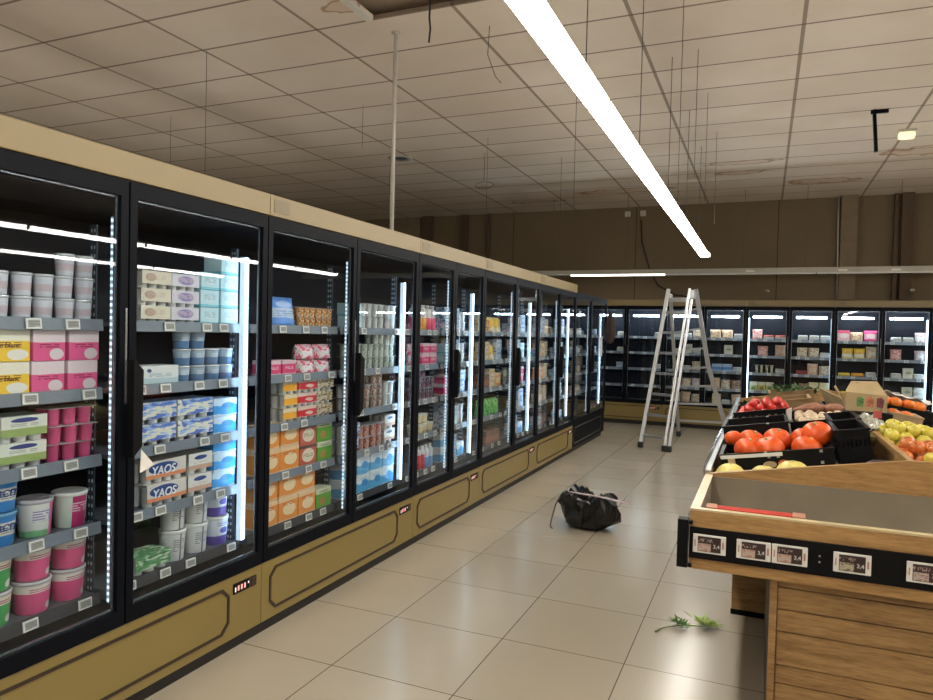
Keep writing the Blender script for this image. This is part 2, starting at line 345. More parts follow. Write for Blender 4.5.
        if ledmode == 'left' and i == 0: part('led_strip', MB().box(x+.036, x+.064, .05, .07, .47, 1.92), M['led'], t)
        if topled: part('top_lamp', MB().bbox(x+.11, x+w-.11, .06, .10, 1.925, 1.955, .006), M['ledtop'], t)
        x += w
    return t
XF = -2.2865; DS = .75
SIDE = [((1.16, 1.97, 2.79), 'beige'), ((2.79, 3.61, 4.43), 'beige'), ((4.43, 5.07, 5.70), 'beige'), ((5.70, 6.58, 7.33), 'beige'), ((7.33, 8.20, 8.95), 'beige'), ((8.95, 9.86, 10.90), 'dark')]
SL = ['beige glass-door freezer nearest the camera holding big yogurt tubs', 'beige glass-door freezer with orange and green boxes behind its first door',
      'third beige glass-door freezer along the side run', 'fourth beige freezer along the side run, standing before the black bag',
      'fifth beige freezer of the side run, next to the black cabinet', 'black freezer cabinet with dark base closing the side run']
bays = []
for k, (ys, st) in enumerate(SIDE):
    cabinet(SL[k], (XF, ys[0], 0), PI/2, [ys[i+1]-ys[i] for i in range(len(ys)-1)], DS, 'glass-door freezers of the side run', st, first=(k == 0), last=(k == 5))
    for i in range(2): bays.append((ys[i], ys[i+1]))
BX0, BM = -.2923, 1.3245; BY = 12.60; DB = .46
SHB = [1.57, 1.29, 1.0, .70, .43]
BL = {-3: 'far end-wall freezer mostly hidden behind the side run', -2: 'end-wall freezer with empty blue-lit shelves left of the ladder', -1: 'end-wall freezer standing behind the aluminium ladder',
      0: 'end-wall freezer right of the ladder, above the tomatoes', 1: 'end-wall freezer with pink boxes and yellow packs, above the carrier box', 2: 'end-wall freezer at the right edge of the picture'}
for k in range(-3, 3):
    cabinet(BL[k], (BX0+BM*k, BY, 0), 0, [BM/2, BM/2], DB, 'glass-door freezers along the end wall', 'beige', SHB,
            ledmode={-3: '', -2: '', -1: '', 0: 'left', 1: 'right', 2: 'left'}[k] if k != 0 else 'left', first=k == -3, last=k == 2, tags=3, topled=True)
solo('led_strip', MB().bbox(BX0+BM-.047, BX0+BM-.037, BY+.05, BY+.07, .47, 1.92, .002), M['led'], 'upright light strip at right end of the freezer with packed meats', 'light strip')
# ---------------------------------------------------------------- products
def pk(name, c0, c1=None, z0=0, z1=.6, c2=None, blob=(.5, .3, .25, .18), dash=None, dc=(.1, .08, .12), wob=.08, rough=.35, vert=None):
    t = NT(name, rough); v, x, y, z = t.co('Generated')
    nz = t.noise(v, 2.5, 2); zz = t.mt('ADD', z, t.mt('MULTIPLY', t.mt('SUBTRACT', nz, .5), wob)); c = c0
    if c1: c = t.mix(t.mt('MULTIPLY', t.mt('GREATER_THAN', zz, z0), t.mt('LESS_THAN', zz, z1)), c0, c1)
    if vert: c = t.mix(t.mt('MULTIPLY', t.mt('GREATER_THAN', x, vert[0]), t.mt('LESS_THAN', x, vert[1])), c, vert[2])
    if c2:
        bx, bz, rx, rz = blob
        d = t.mt('ADD', t.mt('POWER', t.mt('DIVIDE', t.mt('SUBTRACT', x, bx), rx), 2), t.mt('POWER', t.mt('DIVIDE', t.mt('SUBTRACT', zz, bz), rz), 2))
        c = t.mix(t.mt('LESS_THAN', d, 1), c, c2)
    if dash:
        a, b = dash
        cell = t.wn(t.vec(t.mt('FLOOR', t.mt('MULTIPLY', x, 11)), 5, t.mt('FLOOR', t.mt('MULTIPLY', z, 13))))
        g = t.mt('MULTIPLY', t.mt('MULTIPLY', t.mt('GREATER_THAN', z, a), t.mt('LESS_THAN', z, b)), t.mt('MULTIPLY', t.mt('GREATER_THAN', cell, .3), t.mt('GREATER_THAN', t.mt('FRACT', t.mt('MULTIPLY', z, 13)), .5)))
        g = t.mt('MULTIPLY', g, t.mt('MULTIPLY', t.mt('GREATER_THAN', x, .2), t.mt('LESS_THAN', x, .8))); c = t.mix(g, c, dc)
    t.base(c); return t.m
def spots(name, c0, c1, c2, scale=5, rough=.4):
    t = NT(name, rough); v, x, y, z = t.co('Generated'); n = t.noise(v, scale, 2); n2 = t.noise(t.vec(y, z, x), scale*1.4, 2)
    t.base(t.mix(t.mt('GREATER_THAN', n2, .56), t.mix(t.mt('GREATER_THAN', n, .53), c0, c1), c2)); return t.m
W_ = (.68, .68, .66); PINK = (.72, .10, .26); MAG = (.45, .03, .14); GRN = (.07, .38, .11); BLU = (.04, .22, .55); YEL = (.85, .55, .05); ORG = (.75, .27, .06); RED = (.62, .03, .04); TEAL = (.16, .48, .52); PUR = (.12, .08, .35); LBL = (.3, .55, .75); BRN = (.2, .09, .05); CRM = (.75, .65, .42)
P = {}
def K(key, shape, w, d, h, mat, desc, cat, extra=None, txt=None): P[key] = dict(shape=shape, w=w, d=d, h=h, mat=mat, desc=desc, cat=cat, extra=extra, txt=txt)
lidm = plain('clear_lid', (.50, .47, .50), .2); lidw = plain('white_lid', (.7, .7, .68), .3); lidb = plain('blue_lid', (.12, .3, .5), .3); foil = plain('foil_lid', (.6, .62, .64), .25, .4)
cupw = plain('white_cup', (.66, .66, .64), .35); cuppk = plain('pink_cup', PINK, .3); cupcr = plain('cream_cup', CRM, .35); cupgn = plain('green_cup', (.3, .45, .2), .35); cupbr = plain('brown_cup', (.30, .12, .07), .35)
K('pinktub', 'tub', 0.138, 0.138, 0.125, pk('pink_tub_print', (.72, .68, .62), PINK, 0, .70, (.75, .72, .7), (.80, .22, .16, .13), (.74, .84), MAG), 'pink coconut yogurt tub', 'yogurt tub', lidm)
K('greentub', 'tub', 0.138, 0.138, 0.125, pk('green_tub_print', (.72, .70, .58), GRN, 0, .68, (.78, .78, .72), (.80, .22, .16, .13), (.74, .84), MAG), 'green coconut yogurt tub', 'yogurt tub', lidm)
K('bluetub', 'tub', 0.138, 0.138, 0.122, pk('blue_tub_print', BLU, (.70, .68, .60), .36, .78, None, dash=(.44, .70), dc=(.05, .1, .25)), 'blue and white yogurt tub', 'yogurt tub', lidb, txt=('RCIT', .034, (.02, .06, .2)))
K('whitetub', 'tub', 0.13, 0.13, 0.14, pk('white_tub_print', (.68, .69, .66), (.22, .52, .25), 0, .2, None, vert=(.68, 1, PINK), dash=(.45, .8), dc=(.25, .2, .45)), 'white yogurt tub with pink strip', 'yogurt tub', lidm)
K('magtub', 'tub', 0.132, 0.132, .14, pk('magenta_label_print', (.55, .66, .58), None, vert=(.30, .80, MAG), dash=(.5, .8), dc=(.7, .5, .6)), 'clear yogurt tub with magenta label', 'yogurt tub', lidw)
K('talltub', 'tub', 0.125, 0.125, 0.142, pk('plain_tub_print', (.66, .67, .66), None, vert=(.44, .5, (.12, .12, .14)), dash=(.35, .8), dc=(.25, .25, .3)), 'tall white cream tub', 'cream tub', lidw)
K('bluetall', 'tub', 0.13, 0.13, 0.142, pk('violet_tub_print', (.62, .66, .72), PUR, 0, .35, (.1, .08, .4), (.5, .55, .2, .12), (.7, .9), (.2, .2, .4)), 'white tub with violet print', 'cream tub', lidw)
K('ycart', 'box', 0.16, .10, 0.118, pk('yellow_carton_print', (.78, .74, .6), YEL, 0, .62, (.76, .73, .66), (.72, .22, .24, .16), (.45, .6), (.2, .07, .02)), 'yellow soft cheese carton', 'carton', txt=('ge blanc', .026, (.15, .05, .02)))
K('pcart', 'box', 0.128, .10, 0.118, pk('pink_carton_print', (.72, .60, .62), PINK, 0, .58, (.66, .58, .6), (.72, .22, .22, .18), (.42, .56), (.3, .02, .08)), 'pink soft cheese carton', 'carton')
K('olive', 'cups', .17, .12, .095, pk('olive_sleeve_print', (.66, .68, .6), (.30, .40, .14), 0, .38, (.03, .05, .2), (.5, .78, .3, .12), (.45, .62), (.3, .35, .3)), 'white and green yogurt multipack', 'yogurt pack', cupw)
K('pinkcups', 'openc', 0.2, .11, 0.068, cuppk, 'clear pack of pink yogurts', 'yogurt pack', cuppk)
K('pots', 'tub', .075, .075, .085, pk('white_pot_print', (.60, .62, .68), (.56, .48, .52), .25, .6, None, dash=(.3, .6), dc=(.55, .4, .45)), 'small white dessert pot', 'dessert pot', foil)
K('bluepack', 'cups', .20, .12, .085, pk('blue_wave_sleeve', (.66, .70, .74), (.08, .25, .60), 0, .5, (.35, .6, .85), (.35, .45, .22, .25), None), 'blue and white yogurt multipack', 'yogurt pack', cupw)
K('cow', 'cups', 0.215, .12, 0.095, spots('cow_print_sleeve', (.70, .70, .58), (.10, .18, .55), (.28, .44, .75), 3.2), 'blue meadow print yogurt multipack', 'yogurt pack', cupw)
K('yaos', 'cups', 0.225, .12, 0.1, pk('yogurt_sleeve_print', (.64, .60, .56), (.68, .25, .12), 0, .22, (.02, .06, .22), (.42, .55, .36, .33), None), 'white multipack with blue YAOS oval', 'yogurt pack', cupw, txt=('YAOS', .052, (.8, .82, .85)))
K('bifid', 'cups', .15, .12, .10, pk('grey_sleeve_print', (.66, .66, .62), (.55, .35, .26), 0, .28, (.04, .07, .25), (.5, .72, .27, .14), (.35, .5), (.5, .45, .4)), 'white multipack with small dark logo', 'yogurt pack', cupw)
K('bluebox', 'box', .155, .11, .088, pk('blue_box_print', (.55, .70, .84), (.05, .33, .75), .12, .58, (.03, .22, .62), (.62, .58, .26, .17), None, wob=.3), 'bright blue and white carton', 'carton')
K('greenpk', 'cups', .19, .12, .08, spots('green_sleeve', (.10, .30, .12), (.5, .6, .45), (.05, .18, .07), 4), 'green yogurt multipack', 'yogurt pack', cupw)
K('beigesl', 'cups', .16, .12, .075, pk('cream_sleeve_print', (.66, .60, .48), None, 0, 1, (.45, .30, .22), (.3, .5, .18, .3), (.3, .7), (.5, .42, .33)), 'cream dessert multipack', 'dessert pack', cupw)
K('purpsl', 'cups', .16, .12, .075, pk('violet_sleeve_print', (.62, .60, .66), None, 0, 1, (.26, .2, .42), (.5, .5, .3, .34), (.3, .7), (.6, .5, .5)), 'white and violet dessert multipack', 'dessert pack', cupw)
K('tealpk', 'box', .12, .11, .082, pk('teal_box_print', (.50, .70, .76), (.2, .55, .65), 0, .16, (.62, .74, .8), (.5, .5, .3, .2), (.4, .75), (.3, .45, .5)), 'pale teal dairy carton', 'carton')
K('whitepk', 'box', .20, .11, .085, pk('white_box_print', (.68, .70, .68), (.45, .58, .62), .1, .35, (.04, .06, .2), (.2, .75, .06, .1), (.4, .6), (.3, .4, .5)), 'flat white carton with dark dots', 'carton')
K('cupblu', 'tub', .085, .085, .078, pk('blue_grey_cup_print', (.35, .45, .55), (.10, .20, .36), 0, .5, None, dash=(.5, .8), dc=(.6, .65, .7)), 'blue grey dessert cup', 'dessert cup', foil)
K('orangebx', 'box', .165, .09, 0.137, pk('orange_box_print', (.72, .50, .30), ORG, .08, .82, (.80, .62, .38), (.55, .48, .33, .25), (.66, .80), (.5, .12, .03)), 'orange dessert box', 'box')
K('greenbx', 'box', .15, .09, .118, pk('green_box_print', (.62, .66, .45), (.13, .36, .05), .0, .74, (.45, .22, .08), (.4, .35, .18, .2), (.78, .9), (.1, .15, .05)), 'green dessert box', 'box')
K('darkbx', 'box', .16, .09, .118, pk('round_label_box_print', (.50, .12, .08), (.10, .07, .06), .86, 1, (.72, .62, .48), (.5, .5, .36, .34), (.4, .6), (.25, .3, .15)), 'dark red box with cream oval', 'box')
K('redpk', 'cups', .18, .11, .078, pk('red_sleeve_print', (.72, .55, .48), RED, .05, .66, (.80, .55, .5), (.6, .35, .22, .14), None, wob=.25), 'red fruit yogurt multipack', 'yogurt pack', cupw)
K('yelpk', 'cups', .12, .11, .078, pk('amber_sleeve_print', (.74, .62, .40), (.85, .40, .04), .05, .62, None), 'amber yogurt multipack', 'yogurt pack', cupw)
K('mochapk', 'cups', .16, .11, .078, spots('mocha_sleeve', (.62, .58, .46), (.22, .10, .06), (.45, .36, .16), 4.5), 'brown and cream dessert multipack', 'dessert pack', cupw)
K('bigblue', 'bag', 0.22, .12, 0.165, pk('blue_bag_print', (.12, .30, .72), (.45, .56, .72), .30, .62, (.35, .48, .8), (.5, .75, .3, .12), (.35, .55), (.2, .3, .6)), 'large blue film-wrapped pack', 'pack')
K('orcup', 'openc', .16, .11, 0.058, spots('orange_cup', (.75, .34, .08), (.75, .66, .5), (.7, .24, .05), 4), 'pack of orange and white cups', 'yogurt pack', spots('orange_cup_print', (.75, .34, .08), (.75, .66, .5), (.7, .24, .05), 4))
K('redwht', 'bag', .15, .10, .085, spots('red_white_print', (.72, .68, .70), (.72, .06, .14), (.60, .5, .52), 4), 'red and white film pack', 'pack')
K('whcup', 'openc', .15, .11, .085, cupw, 'pack of white yogurt cups', 'yogurt pack', cupw)
K('gwcup', 'openc', .14, .11, .085, cupgn, 'pack of pale green cups', 'yogurt pack', spots('pale_green_cup', (.5, .55, .46), (.62, .64, .58), (.38, .42, .34), 4))
K('brwht', 'openc', .15, .11, .08, cupbr, 'pack of brown and white cups', 'dessert pack', spots('brown_white_cup', (.6, .58, .54), (.3, .14, .1), (.5, .3, .22), 4))
K('pkred', 'openc', .15, .11, .08, cuppk, 'pack of salmon pink cups', 'yogurt pack', spots('salmon_cup', (.65, .32, .26), (.68, .45, .4), (.5, .16, .12), 4))
K('tealwht', 'box', .16, .10, .12, pk('teal_white_print', (.60, .68, .72), (.10, .36, .62), .05, .52, (.05, .25, .55), (.6, .5, .25, .18), (.7, .85), (.4, .5, .6), wob=.25), 'white and teal blue carton', 'carton')
K('orbot', 'bottle', .07, .07, .20, pk('orange_bottle_print', (.70, .66, .6), (.80, .40, .08), .0, .55, None), 'orange drinking yogurt bottle', 'bottle', lidw)
K('pkbot', 'bottle', .07, .07, .20, pk('pink_bottle_print', (.70, .66, .66), (.75, .10, .18), .0, .55, None), 'pink drinking yogurt bottle', 'bottle', lidw)
K('pkpk', 'box', .12, .10, .085, pk('pink_box_print', (.68, .5, .55), (.65, .05, .16), .15, .75, None, dash=(.4, .6), dc=(.75, .6, .65)), 'pink and white carton', 'carton')
K('dkcup', 'openc', .14, .11, .085, cupbr, 'pack of dark blue and red cups', 'dessert pack', spots('dark_mixed_cup', (.05, .07, .16), (.35, .1, .1), (.3, .36, .44), 4))
K('crcup', 'tub', .085, .085, .075, pk('cream_cup_print', (.70, .60, .38), (.42, .33, .18), 0, .16), 'cream dessert cup', 'dessert cup', lidw)
K('rdtall', 'bottle', .06, .06, .18, pk('red_bottle_print', (.62, .60, .62), (.50, .04, .06), .0, .7, None), 'red yogurt drink bottle', 'bottle', lidw)
K('bltall', 'bottle', .06, .06, .18, pk('blue_bottle_print', (.62, .66, .72), (.15, .32, .62), .0, .5, None), 'blue yogurt drink bottle', 'bottle', lidw)
K('yelbag', 'bag', .15, .10, .15, pk('yellow_bag_print', (.75, .66, .3), (.85, .52, .04), .3, .9, (.75, .7, .6), (.5, .25, .3, .16)), 'yellow snack pouch', 'pouch')
K('grnbag', 'bag', .17, .10, .16, spots('green_bag', (.10, .40, .08), (.3, .55, .2), (.05, .22, .05), 4), 'green salad pouch', 'pouch')
K('brnbx', 'box', .18, .10, .13, pk('brown_box_print', (.20, .10, .07), (.35, .14, .08), .2, .6), 'brown carton', 'carton')
K('mix1', 'box', .15, .10, .10, spots('blue_white_print', (.60, .66, .72), (.12, .26, .52), (.45, .5, .56), 4), 'pale blue printed carton', 'carton')
K('mix2', 'box', .14, .10, .09, spots('warm_white_print', (.66, .62, .54), (.50, .34, .16), (.68, .45, .15), 4), 'white and amber printed carton', 'carton')
# end wall goods
K('slices', 'bag', 0.185, .08, 0.15, spots('sliced_bread_print', (.70, .50, .30), (.45, .22, .10), (.70, .62, .5), 5), 'pack of sliced cured sausage', 'meat pack')
K('ham', 'bag', 0.16, .07, 0.17, spots('ham_print', (.72, .40, .34), (.70, .18, .16), (.72, .62, .56), 4), 'pink sliced ham pack', 'meat pack')
K('redmt', 'tray', 0.17, .10, 0.075, spots('red_meat', (.60, .10, .07), (.45, .05, .04), (.70, .45, .35), 5), 'flat tray of red meat', 'meat tray')
K('crmbag', 'bag', 0.16, .08, 0.16, spots('cream_pack_print', (.66, .54, .38), (.5, .33, .2), (.72, .68, .6), 4), 'cream coloured cheese pack', 'cheese pack')
K('whttray', 'tray', 0.155, .10, 0.085, spots('white_tray_print', (.70, .70, .66), (.6, .6, .56), (.45, .45, .36), 5), 'flat white deli tray', 'deli tray')
K('greenpot', 'box', .12, .08, 0.15, pk('olive_pot_print', (.40, .45, .22), (.68, .64, .5), .62, 1, (.16, .22, .08), (.5, .3, .3, .22)), 'olive green deli pack', 'deli pack')
K('yelpot', 'box', .12, .08, 0.15, pk('mustard_pot_print', (.60, .48, .12), (.68, .66, .56), .66, 1, (.2, .2, .06), (.5, .3, .3, .2)), 'mustard yellow deli pack', 'deli pack')
K('eggcup', 'openc', .15, .10, 0.14, cupcr, 'cream cups in a pack', 'dessert pack', spots('cream_brown_cup', (.70, .68, .54), (.66, .62, .45), (.25, .12, .05), 3))
K('bluepk', 'box', .16, .09, .13, pk('sky_box_print', (.36, .50, .68), (.10, .25, .55), .25, .62), 'blue carton', 'carton')
K('whcard', 'box', .14, .05, 0.17, pk('white_card_print', (.62, .62, .50), (.7, .68, .6), .0, .3, (.35, .33, .22), (.55, .55, .3, .12)), 'white cheese carton', 'carton')
K('pinkbx', 'box', .17, .10, .18, pk('pink_big_box_print', (.76, .45, .45), (.75, .10, .20), .72, 1, (.80, .68, .6), (.5, .5, .36, .22), None), 'tall pink box', 'box')
K('magbx', 'bag', .19, .10, .18, pk('magenta_bag_print', (.75, .06, .22), (.66, .35, .4), .25, .7, (.80, .6, .6), (.5, .5, .3, .2)), 'bright pink bag', 'bag')
K('yelsq', 'bag', .16, .09, 0.17, pk('yellow_bag_two', (.85, .58, .05), (.75, .7, .6), .15, .45, (.70, .35, .1), (.5, .6, .22, .14)), 'yellow pouch', 'pouch')
K('crmtall', 'bag', .16, .09, .20, spots('cream_tall_print', (.72, .62, .46), (.55, .35, .18), (.74, .7, .62), 3.5), 'tall cream and brown pouch', 'pouch')
K('yellog', 'roll', .17, .08, .065, plain('yellow_roll', (.80, .62, .08), .35), 'yellow wrapped roll', 'cheese roll')
K('orlog', 'roll', .19, .08, .065, plain('orange_roll', (.80, .38, .05), .35), 'orange wrapped roll', 'cheese roll')
K('reddk', 'box', .15, .09, .07, plain('dark_red_box', (.30, .03, .04), .4), 'dark red carton', 'carton')
K('salbag', 'bag', 0.16, .08, 0.19, spots('salmon_print', (.72, .50, .34), (.70, .36, .22), (.7, .62, .5), 3.5), 'orange and cream bread pouch', 'bread pouch')
K('brnbag', 'bag', .15, .09, .16, spots('brown_bag', (.22, .12, .08), (.35, .2, .13), (.5, .4, .32), 4), 'brown bag', 'bag')
K('crmblk', 'box', .14, .09, .18, pk('butter_box_print', (.72, .62, .38), (.6, .48, .28), .4, .5), 'cream cheese block stack', 'cheese pack')
K('whmix', 'bag', 0.155, .08, 0.16, spots('white_mix_print', (.70, .68, .66), (.6, .3, .32), (.5, .5, .5), 4), 'white and red pack', 'pack')
def proto(k):
    p = P[k]; w, d, h = p['w'], p['d'], p['h']; L = []; sh = p['shape']
    if sh == 'tub':
        r = w/2-.002; b = MB().lathe([(r*.80, 0), (r*.83, .003), (r*.95, h*.86), (r*.96, h*.9)], 20)
        l = MB().lathe([(r*.95, h*.9-.004), (r*1.0, h*.9-.003), (r*1.0, h*.97), (r*.93, h-.001), (r*.90, h-.004), (.001, h-.004)], 20)
        L = [('tub_body', b, p['mat']), ('lid', l, p['extra'])]
    elif sh == 'box':
        L = [('carton_body', MB().bbox(-w/2, w/2, -d/2, d/2, .0005, h-.001, .0025), p['mat'])]
    elif sh == 'bottle':
        r = w/2-.002; L = [('bottle_body', MB().lathe([(r*.85, 0), (r, .006), (r, h*.45), (r*.88, h*.55), (r, h*.66), (r*.9, h*.78), (r*.5, h*.88), (r*.45, h*.9)], 16), p['mat']), ('cap', MB().lathe([(r*.52, h*.9-.002), (r*.52, h-.001)], 12), p['extra'])]
    elif sh in ('cups', 'openc'):
        n = max(2, round(w/.062)); cw = w/n
        ch = h*(.96 if sh == 'openc' else .9)
        for i in range(n):
            for j in range(2):
                r = min(cw, d/2)/2-.002; cx = -w/2+cw*(i+.5); cy = -d/2+d/2*(j+.5)
                L.append(('cup', MB().lathe([(r*.78, 0.0005), (r*.82, .003), (r*.95, ch-.004), (r, ch-.003), (r, ch)], 12, cx, cy), p['extra']))
        if sh == 'cups':
            s = MB(); t_ = .002; z0 = h*.24
            s.box(-w/2-.0005, w/2, -d/2-t_, -d/2, z0, h); s.box(-w/2, w/2, d/2, d/2+t_, z0, h); s.box(-w/2, w/2, -d/2-t_, d/2+t_, h-.002, h-.0003)
            L.insert(0, ('card_sleeve', s, p['mat']))
        else:
            L.insert(0, ('foil_top', MB().box(-w/2, w/2, -d/2, d/2, ch, h-.0005), foil))
    elif sh == 'bag':
        b = MB(); nx, nz = 8, 8; vs = []; fs = []
        for s_ in (-1, 1):
            for i in range(nx+1):
                for j in range(nz+1):
                    u, v_ = i/nx, j/nz; bul = (max(0, 1-(2*u-1)**4)**.5)*(max(0, 1-(2*v_-1)**6)**.5 if v_ > .5 else 1)
                    wv = noise.noise(Vector((u*3+len(k), v_*3, s_*2)))*.10
                    vs.append(((u-.5)*w*(1-.06*math.sin(v_*PI)), s_*(d/2-.003)*max(.03, bul*(1-.5*v_*v_)+wv*bul), .001+v_*(h-.002)))
        o = (nx+1)*(nz+1)
        for s_ in (0, 1):
            for i in range(nx):
                for j in range(nz): a = s_*o+i*(nz+1)+j; fs.append((a, a+nz+1, a+nz+2, a+1))
        for i in range(nx):
            for j in (0, nz): a = i*(nz+1)+j; fs.append((a, a+nz+1, a+nz+1+o, a+o))
        for j in range(nz):
            for i in (0, nx): a = i*(nz+1)+j; fs.append((a, a+1, a+1+o, a+o))
        b.add(vs, fs, True); L = [('pouch_body', b, p['mat'])]
    elif sh == 'tray':
        b = MB().hexa([(-w*.42, -d*.42, .0005), (w*.42, -d*.42, .0005), (w*.42, d*.42, .0005), (-w*.42, d*.42, .0005), (-w/2, -d/2, h*.55), (w/2, -d/2, h*.55), (w/2, d/2, h*.55), (-w/2, d/2, h*.55)])
        c = MB().bbox(-w*.44, w*.44, -d*.44, d*.44, h*.5, h-.001, min(.012, h*.2))
        L = [('foam_tray', b, cupw), ('filling', c, p['mat'])]
    elif sh == 'roll':
        r = h/2-.001; b = MB().lathe([(r*.3, -w/2), (r*.9, -w/2+.012), (r, -w/2+.03), (r, w/2-.03), (r*.9, w/2-.012), (r*.3, w/2)], 16)
        b.v = [(z, y, x+h/2) for x, y, z in b.v]; L = [('roll_body', b, p['mat'])]
    if p['txt']:
        tx, sz, cl = p['txt']; tm = text_mesh(tx, sz, plain('print_'+tx, cl, .5), .15)
        zc = h*(.55 if tx != 'ge blanc' else .50); yy = -d/2*(.93 if sh == 'tub' else 1)-(.0032 if sh == 'cups' else .001)
        if sh == 'tub': yy = -(w/2-.002)*.90-.001
        tm.transform(Matrix.Translation((-.0 if tx != 'YAOS' else -w*.08, yy, zc)))
        L.append(('printed_name', tm, None))
    det = [(n_, (mb.mesh(n_, mt_) if isinstance(mb, MB) else mb)) for n_, mb, mt_ in L]
    a = MB(); mats = []
    for n_, mb, mt_ in L:
        if not isinstance(mb, MB): continue
        if mt_ not in mats: mats.append(mt_)
        a.cur = mats.index(mt_); a.add(mb.v, mb.f); a.sm[-len(mb.f):] = mb.sm
    return det, a.mesh(k, mats)
PROTO = {}
def getp(k):
    if k not in PROTO: PROTO[k] = proto(k)
    return PROTO[k]
NAMES = {'tub': 'tub', 'cups': 'multipack', 'openc': 'multipack', 'box': 'carton', 'bag': 'pouch', 'bottle': 'bottle', 'tray': 'food_tray', 'roll': 'wrapped_roll'}
SHN = ['top shelf', 'second shelf', 'middle shelf', 'fourth shelf', 'bottom shelf']
def place(k, base, rz, lx, ly, z, label, group, detail):
    p = P[k]; det, joined = getp(k); ca, sa = math.cos(rz), math.sin(rz)
    pos = (base[0]+ca*lx-sa*ly, base[1]+sa*lx+ca*ly, z); jr = rz+R_.uniform(-.05, .05)*(1 if p['shape'] in ('tub', 'bottle') else .5)
    nm = p['cat'].replace(' ', '_')
    if not detail or len(det) == 1:
        return tag(ob(nm, joined, None, pos, jr), label, p['cat'], group)
    t = thing(nm, label, p['cat'], pos, jr, group)
    for n_, me in det: ob(n_, me, t)
    return t
def fill(base, rz, x0, x1, zs, door, specs, detail, yfront=.135, gap=.006, depth=.5):
    """specs: per shelf, list from the right end to the left of (kind, levels)"""
    for si, row in enumerate(specs):
        x = x1-.004; pos = []
        for it in row:
            k, lv = it[0], it[1]; g = it[2] if len(it) > 2 else 0
            if k == '-': x -= lv; continue
            w = P[k]['w']
            if x-w < x0: continue
            pos.append((k, lv, x-w/2-g)); x -= w+gap+R_.uniform(0, .006)
        n = len(pos)
        for q, (k, lv, xc) in enumerate(pos):
            o = n-q-1
            stk = '' if n == 1 else ('%s stack, ' % ORD[o])
            sd = 0
            for l in range(lv):
                lev = '' if lv == 1 else ({0: 'bottom of ', lv-1: 'top of '}.get(l, ['', 'second in ', 'third in ', 'fourth in '][l]))
                if n == 1 and lv > 1: lev = {0: 'lowest in pile, ', lv-1: 'topmost in pile, '}.get(l, ['', 'second up in pile, ', 'third up in pile, ', 'fourth up in pile, '][l])
                lab = '%s, %s%s%s, %s' % (P[k]['desc'], lev, stk, SHN[si], door)
                place(k, base, rz, xc+R_.uniform(-.002, .002), yfront+P[k]['d']/2+R_.uniform(0, .008), zs[si]-.003+l*P[k]['h'], lab, P[k]['cat']+'s in the '+door, detail)
